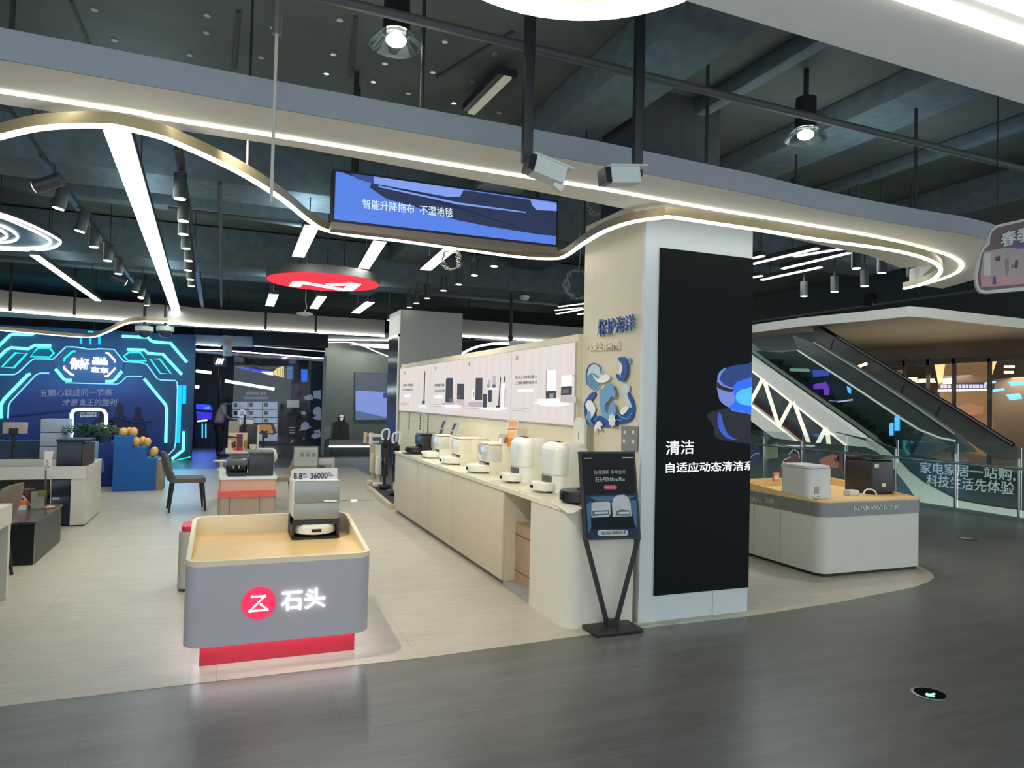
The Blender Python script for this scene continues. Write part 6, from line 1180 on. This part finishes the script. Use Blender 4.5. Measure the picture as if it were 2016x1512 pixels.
# ================================================================== FAR SHOPS BEHIND
YQ = 25.5; PQ = PY(YQ)
fw = struct('wall_back', G().box(PQ(380,700).x, YQ+.05, 0, PQ(642,700).x, YQ+.25, PQ(500,650).z), M('far_navy', (40,54,78), .5), label='navy far shop wall with a grid of notices', local=True)
def fq(root, name, pts, m, Y=YQ, th=.03): return obj(name, plate(pts, PY(Y), (0,th,0)), m, root, flat=True)
t10 = struct('trim_10', plate([(380,659),(498,663),(498,682),(380,678)], PY(20.5), (0,.3,0)), M('far_bulkhead', (150,160,172), .6), label='small grey-blue bulkhead over the far shop', local=True)
fq(t10, 'light_line', [(386,677),(434,680),(434,682),(386,679)], ledc, 20.45); fq(t10, 'light_line', [(386,687),(456,690),(640,705),(640,707),(456,692),(386,689)], ledc, 20.4); fq(t10, 'light_line', [(500,680),(640,691),(640,693),(500,682)], E_('led_dim', (190,200,210), 1.2), 20.45); fq(t10, 'lower_band', [(386,690),(640,708),(640,712),(386,694)], M('band_dark', (90,100,112), .5), 20.5, .2)
struct('trim_11', plate([(498,652),(646,656),(646,684),(498,679)], PY(20.3), (0,.3,0)), M('far_dark', (40,48,60), .6), label='dark fascia over the glass partition', local=True)
for a, b, lab in (((386,730),(416,734),'short white tube lamp at the left in the far shop'), ((443,750),(540,766),'long white tube lamp sloping over the notice grid in the far shop'), ((384,761),(392,762),'stub of a white tube lamp beside the neon wall edge')):
    p, q_ = onY(*a, 22.5), onY(*b, 22.5); t = thing('tube_lamp', lab, 'ceiling light', (p+q_)/2); obj('tube', G().cyl(p, q_, .04, seg=8), ledc, t); obj('wire', G().cyl((p+q_)/2, V((p.x+q_.x)/2, 22.5, CZ-.002), .01, seg=6), dark, t)
t = thing('projector_lamp', 'small lamp with three slanted white stripes on a pole in the far shop', 'lamp', onY(432,712,22))
for k in range(3): a, b = onY(425+k*5,717,21.95), onY(430+k*5,706,21.95); obj('stripe', G().cyl(a, b, .02, seg=6), ledc, t)
c = onY(433,712,22); obj('case', G().box(c.x-.18, 22, c.z-.14, c.x+.18, 22.2, c.z+.14), black, t); obj('pole', G().cyl((c.x,22.1,c.z-.14),(c.x,22.1,.0),.03,seg=8), dark, t); obj('pole', G().cyl((c.x,22.1,c.z+.14),(c.x,22.1,CZ-.002),.02,seg=8), dark, t)
t = thing('wedge_screen', 'glowing wedge-shaped screen shading from blue to warm yellow in the far shop', 'screen', onY(520,745,24.5))
fq(t, 'blue_picture', [(465,724),(500,726),(542,731),(536,738),(500,732)], E_('wedge_blue', (30,70,220), 1.2), 24.5); fq(t, 'white_picture', [(512,732),(538,732),(538,739),(528,738)], E_('wedge_white', (250,244,220), 1.6), 24.45); fq(t, 'yellow_picture', [(540,730),(545,725),(559,720),(559,744),(540,738)], E_('wedge_yellow', (240,206,110), 1.3), 24.45)
c = onY(520,728,24.52); obj('hanger', G().cyl(c, (c.x,c.y,HZ(c.x,c.y)), .015, seg=6), dark, t)
for px in (546,551,556): fq(t, 'bar', [(px,722),(px+1,722),(px+1,742),(px,742)], black, 24.4)
for px, y0, y1, lab in ((571,720,746,'pale blue light column, left of two in the far shop'), (599,727,752,'bright blue light column, right of two in the far shop')):
    a, b = onY(px, y0, 24.3), onY(px, y1, 24.3); obj('light_column', G().cyl(b, a, .1, seg=14), E_('col_%d' % px, (50,110,230) if px > 580 else (60,110,170), 1.1 if px > 580 else .7), label=lab, cat='lamp')
c = onY(447,681,19); t = thing('hanging_card', 'pale printed card hanging at the entrance of the far shop', 'sign', c); fq(t, 'card', [(438,660),(456,661),(458,701),(439,701)], M('card_grey', (176,176,178), .5), 19); fq(t, 'card_print', [(441,668),(453,669),(454,680),(442,680)], M('card_rose', (176,150,156), .5), 18.98, .01); fq(t, 'card_print', [(442,690),(447,690),(447,697),(442,697)], M('card_sage', (140,160,150), .5), 18.98, .01); obj('wire', G().cyl(onY(447,660,19.01), V(onY(447,660,19.01).x,19.01,HZ(onY(447,660,19.01).x,19.01)), .01, seg=6), dark, t)
t = thing('notice_grid', 'dark framed wall board with a grid of white notices', 'board', PQ(502,868))
fq(t, 'frame', [(452,788),(550,786),(555,790),(555,868),(550,872),(452,872)], M('grid_frame', (36,48,76), .5), YQ-.06, .06)
cellm = E_('cell_glow', (156,168,188), .8)  # emission brightens the notices, which are no lamps
for c0, c1 in ((458,487),(489,516),(518,546)):
    for r0, r1 in ((791,805),(807,821),(823,832),(834,850),(852,868)):
        nt_ = fq(t, 'notice', [(c0,r0),(c1,r0),(c1,r1),(c0,r1)], cellm, YQ-.08, .015)
        fq(nt_, 'notice_picture', [(c0+2,r0+2),(c0+9,r0+2),(c0+9,min(r1-2,r0+10)),(c0+2,min(r1-2,r0+10))], M('notice_ink', (50,58,76), .5), YQ-.09, .008)
t = thing('wall_title', 'pale raised title lettering above the notice grid', 'lettering', PQ(504,785)); ptext('lettering', '家电家居体验馆', M('title_grey', (150,156,170), .5, em=(150,156,170), es=.35), PY(YQ), (485,771), (524,771), (485,778), t, .03, .02); fq(t, 'subtitle_bar', [(480,781),(528,781),(528,786),(480,786)], M('title_bar', (120,128,142), .5, em=(120,128,142), es=.3), YQ-.02, .02)
obj('wall_notice', plate([(565,788),(589,788),(589,802),(565,802)], PY(YQ-.02), (0,.02,0)), M('notice_white', (190,198,206), .5, em=(190,198,206), es=.3), label='white notice plate right of the notice grid', cat='notice')
decm = M('decal_glow', (150,160,172), .5, em=(140,150,166), es=.5)  # brightness put in as emission, the decals are not lit signs
def decal(lab, polys):
    c = PQ(*polys[0][0]); t = thing('wall_decal', lab, 'wall decoration', c)
    for i, p in enumerate(polys): fq(t, 'shape', p, decm, YQ-.015*(1+i % 2), .012)
decal('pale ringed planet decal low on the far navy wall', ([(592,845),(592,838),(596,832),(602,830),(608,834),(609,842)], [(588,846),(610,841),(613,839),(612,842),(600,847),(588,848)]))
decal('pale cloud decal at the top of the far navy wall', ([(598,782),(606,778),(614,777),(617,786),(608,788),(600,786)], [(616,770),(632,768),(632,786),(618,784)]))
decal('small pale astronaut decal in the middle of the far navy wall', ([(592,812),(596,809),(600,810),(603,814),(600,818),(594,816)], [(616,810),(620,802),(628,800),(632,806),(632,818),(622,818),(617,815)]))
decal('pale cloud decal behind the glass post', ([(616,822),(624,818),(632,818),(632,827),(620,826)],)); decal('pale swirl decal at the foot of the far navy wall', ([(612,860),(618,853),(626,854),(631,850),(631,860),(620,864)], [(618,848),(630,845),(630,851),(620,853)]))
decal('faint block of pale lines on the far navy wall', ([(569,841),(581,841),(581,843),(569,843)], [(569,846),(581,846),(581,848),(569,848)], [(570,851),(580,851),(580,853),(570,853)])); decal('two tiny pale spark decals by the floor of the far navy wall', ([(596,865),(598,861),(600,865)], [(571,872),(575,866),(578,866),(574,872)]))
# blue game booth and its glow
t = thing('game_booth', 'blue glowing booth of screens in the far shop', 'booth', onY(402,885,24)); PG = PY(24)
fq(t, 'body', [(384,835),(422,835),(422,886),(384,886)], M('booth_navy', (22,36,66), .4), 24, .5)
for pts, c, s_ in (([(386,795),(414,797),(419,808),(386,806)],(40,70,230),1.3), ([(386,810),(418,812),(416,826),(388,826)],(60,50,220),1.0), ([(402,799),(412,800),(412,806),(402,806)],(110,170,210),1.2), ([(388,828),(408,826),(408,829),(388,831)],(230,240,255),2)): fq(t, 'screen', pts, E_('booth_%d_%d' % (c[0], c[1]), c, s_), 23.95)
for px in (397, 404): fq(t, 'light_bar', [(px,834),(px+2.5,834),(px+2.5,862),(px,862)], E_('booth_cyan', (90,190,240), 1.6), 23.9)
area(onY(402,830,23.6), onY(402,905,21.5), 40, 1.2, .8, (.1,.2,1), 'booth_glow')
# person leaning over
YPn = 20.6; PPn = PY(YPn)
def skin(name, verts, edges, mat, parent, root=0, lv=2, label=None):
    bm = bmesh.new(); ly = bm.verts.layers.skin.verify(); vs = []
    for i, (p, r) in enumerate(verts):
        v = bm.verts.new(p); r = r if isinstance(r, tuple) else (r, r); v[ly].radius = r; v[ly].use_root = i == root; vs.append(v)
    for a, b in edges: bm.edges.new((vs[a], vs[b]))
    bmesh.ops.transform(bm, verts=bm.verts, matrix=wmat(parent).inverted())
    me = bpy.data.meshes.new(name); bm.to_mesh(me); bm.free(); o = bpy.data.objects.new(name, me); C.objects.link(o); o.parent = parent
    o.modifiers.new('skin', 'SKIN').use_smooth_shade = True; m = o.modifiers.new('sub', 'SUBSURF'); m.levels = lv; m.render_levels = lv
    me.materials.append(mat); tag(o, label); return o
f0 = onZ(434,898); fx, fy = f0.x, f0.y
t = thing('person', 'person in a pale patterned top and dark trousers leaning forward with head bowed', 'person', (fx, fy, 0))
def W(x, y, z): return (fx+x, fy+y, z)
skinm = M('skin_tone', (150,112,96), .6); shirt = M('shirt_pale', (176,166,170), .8, noise=.2, scale=40); trou = M('trousers_dark', (34,42,54), .8); hairm = M('hair_dark', (26,24,28), .7)
bodyv = [(W(-.06,0,.88),.12),(W(-.06,0,1.05),.11),(W(-.02,0,1.25),.13),(W(.06,0,1.38),.08),(W(.13,0,1.44),.05),(W(.2,0,1.47),.085),(W(.24,0,1.4),.06),
 (W(-.06,.09,.84),.085),(W(-.03,.1,.46),.058),(W(-.06,.1,.09),.04),(W(.09,.11,.035),.035), (W(-.06,-.09,.84),.085),(W(.0,-.1,.46),.058),(W(-.02,-.1,.09),.04),(W(.14,-.11,.035),.035),
 (W(.02,.19,1.33),.055),(W(.1,.21,1.08),.042),(W(.28,.16,.98),.032),(W(.35,.13,.96),.03), (W(.02,-.19,1.33),.055),(W(.1,-.21,1.08),.042),(W(.28,-.16,.98),.032),(W(.35,-.13,.96),.03)]
bodye = [(0,1),(1,2),(2,3),(3,4),(4,5),(5,6),(0,7),(7,8),(8,9),(9,10),(0,11),(11,12),(12,13),(13,14),(2,15),(15,16),(16,17),(17,18),(2,19),(19,20),(20,21),(21,22)]
for hy, k0, sg in ((.13,18,-1),(-.13,22,1)):
    for j in range(5):
        o_ = (j-1.5)*.017; n0 = len(bodyv)
        if j == 4: a_, b_ = W(.36,hy+sg*.045,.955), W(.39,hy+sg*.06,.93)
        else: a_, b_ = W(.39,hy+o_,.94), W(.42+(.008 if j in (1,2) else 0),hy+o_,.905)
        bodyv += [(a_,.0085),(b_,.007)]; bodye += [(k0,n0),(n0,n0+1)]
skin('body', bodyv, bodye, skinm, t)
skin('top', [(W(-.07,0,.80),.15),(W(-.06,0,1.05),.135),(W(-.03,0,1.25),.155),(W(.05,0,1.37),.1),(W(.02,.2,1.33),.07),(W(.08,.215,1.12),.058),(W(.02,-.2,1.33),.07),(W(.08,-.215,1.12),.058)], [(0,1),(1,2),(2,3),(2,4),(4,5),(2,6),(6,7)], shirt, t)
skin('trousers', [(W(-.06,0,.88),.14),(W(-.06,.09,.8),.1),(W(-.03,.1,.46),.075),(W(-.06,.1,.1),.06),(W(-.06,-.09,.8),.1),(W(0,-.1,.46),.075),(W(-.02,-.1,.1),.06)], [(0,1),(1,2),(2,3),(0,4),(4,5),(5,6)], trou, t)
obj('hair', G().sph(W(.175,0,1.505), (.105,.095,.09), 16, 10), hairm, t); obj('shoe', G().box(fx-.1,fy+.05,.004,fx+.15,fy+.15,.07,.025,3), black, t); obj('shoe', G().box(fx-.06,fy-.15,.004,fx+.19,fy-.05,.07,.025,3), black, t)
# glass partition and the green room to its right
YGL = 20.2; PGL = PY(YGL)
t = thing('glass_partition', 'tall glass partition with a slim metal post before the far navy wall', 'partition', onZ(634,900)); p = PGL(634,900)
obj('post', G().box(p.x-.04, YGL, 0, p.x+.04, YGL+.06, PGL(636,700).z), M('post_grey', (120,132,142), .35, .5), t); pl9 = PGL(455,900).x
obj('pane', G().box(pl9, YGL+.02, .01, p.x-.05, YGL+.03, PGL(560,700).z), glass('dark_glass', (240,244,250), .015), t); obj('base_rail', G().box(pl9, YGL+.0, 0, p.x, YGL+.05, .05), M('rail_dark', (60,68,76), .4), t)
YGR = 23.0; PGR = PY(YGR)
gr = struct('wall_back', G().box(PGR(640,700).x, YGR, 0, PGR(790,700).x, YGR+.2, PGR(700,655).z), M('green_wall', (104,118,112), .45, noise=.1), label='dark green-grey wall with a screen in the room behind the counter', local=True)
hd = struct('trim_12', plate([(643,655),(772,656),(772,671),(643,668)], PY(21.0), (0,.3,0)), M('header_grey', (140,146,148), .6), label='grey header over the green room', local=True)
fq(hd, 'light_line', [(643,668),(772,669),(772,671),(643,670)], ledc, 20.95); fq(hd, 'side_edge', [(642,655),(644,655),(644,684),(642,684)], M('edge_pale', (180,186,188), .5), 20.95)
cp = thing('tube_lamp', 'curved thin light line under the green room ceiling', 'ceiling light', onY(715,681,21.5)); c = onY(700,676,21.5); obj('hanger', G().cyl(c, (c.x,c.y,HZ(c.x,c.y)), .012, seg=6), dark, cp)
obj('light_tube', G().tube([onY(*p, 21.5) for p in smooth([V(643,674,0),V(690,674,0),V(715,681,0),V(740,692,0),V(770,704,0)], 4) for p in [(p.x,p.y)]], .02, 6), E_('tube_pale', (226,226,216), 1.5), cp)
cp = thing('ceiling_lamp', 'wide pale light panel under the green room ceiling', 'ceiling light', onY(735,680,22.3)); c = onY(735,678,22.35); obj('hanger', G().cyl(c, (c.x,c.y,HZ(c.x,c.y)), .015, seg=6), dark, cp)
obj('diffuser', plate([(690,677),(700,676),(772,678),(772,687),(735,684)], PY(22.3), (0,.1,0)), E_('panel_pale', (220,236,232), 2), cp)
t = thing('wall_screen', 'lilac-blue screen on the green wall', 'screen', PGR(731,828)); fq(t, 'panel', [(698,733),(764,735),(764,829),(698,828)], M('screen_rim', (70,78,88), .4), YGR-.06, .06); fq(t, 'top_picture', [(700,735),(762,737),(762,772),(700,769)], E_('lilac_grey', (92,106,122), .7), YGR-.07, .008); fq(t, 'main_picture', [(700,769),(762,772),(762,822),(700,808)], E_('lilac_blue', (128,150,220), .95), YGR-.07, .008); fq(t, 'lower_picture', [(700,808),(762,822),(762,826),(700,827)], E_('lilac_slate', (96,116,150), .8), YGR-.07, .008); fq(t, 'mark_picture', [(754,774),(762,772),(762,784),(755,783)], E_('mark_dark', (70,84,130), .8), YGR-.08, .008)
YD = 20.4; PDk = PY(YD)
t = thing('desk', 'far grey desk with a light line and dark front in the green room', 'desk', PDk(690,905)); a, b = PDk(648,878), PDk(760,868)
obj('desk_top', G().box(a.x, YD, a.z, b.x+.2, YD+.9, PDk(690,866).z), M('far_desk_grey', (132,138,134), .4), t); obj('light_line', G().box(a.x, YD-.01, a.z-.03, b.x+.2, YD, a.z), ledc, t); obj('front', G().box(a.x+.05, YD+.1, 0, b.x+.2, YD+.8, a.z-.03), M('far_desk_dark', (42,50,54), .3), t); obj('side_box', G().box(PDk(637,870).x, YD+.12, 0, a.x+.04, YD+.7, a.z-.0), M('far_desk_green', (56,72,72), .4), t)
zdk = PDk(690,866).z; t = thing('black_appliance', 'black appliance with a red and white card on the far grey desk', 'appliance', (PDk(672,864).x, YD+.4, zdk)); P8 = PY(YD+.3)
g = G(); g.slab([V(P8(x,840).x, YD+.3, max(zdk, P8(672,y).z)) for x, y in ((657,866),(656,858),(658,834),(665,830),(680,830),(686,834),(689,858),(688,866))], (0,.35,0)); obj('body', g, M('far_black', (34,38,40), .35), t); obj('front_groove', G().box(P8(666,840).x, YD+.29, zdk, P8(678,840).x, YD+.3, P8(670,832).z), black, t); fq(t, 'card', [(666,816),(678,816),(680,830),(664,830)], M('card_wine', (70,44,48), .5), YD+.35, .02); fq(t, 'card_print', [(668,817),(676,817),(676,821),(668,821)], E_('card_lit', (220,214,216), .8), YD+.34, .008); fq(t, 'card_print', [(669,823),(676,822),(674,828),(671,828)], E_('card_lit', (220,214,216), .8), YD+.34, .008)
t = thing('leaflet_holder', 'small pale leaflet holder beside the black appliance on the far desk', 'leaflet holder', (PDk(643,862).x, YD+.3, zdk)); p, q_ = PY(YD+.2)(636,839), PY(YD+.2)(650,861); obj('card', G().box(p.x, YD+.2, zdk, q_.x, YD+.22, p.z), M('leaf_card', (160,166,162), .5), t); obj('dish', G().lathe((q_.x+.0,YD+.1,zdk), [(.06,0),(.08,.03),(.07,.03)], 14), steel, t)
struct('floor', G().slab([V(2.95,17.5,.001), V(6.5,17.5,.001), V(6.5,20.2,.001), V(2.95,20.2,.001)], (0,0,.003)), M('pale_green_floor', (130,142,136), .4), label='pale green floor strip before the green room', local=True)
spot((PGR(660,700).x+.0, 21.6, 3.4), (PGR(660,700).x, 22.9, 2.2), 260, 100); spot((PGR(725,700).x, 21.6, 3.4), (PGR(725,700).x, 22.9, 2.4), 260, 100)
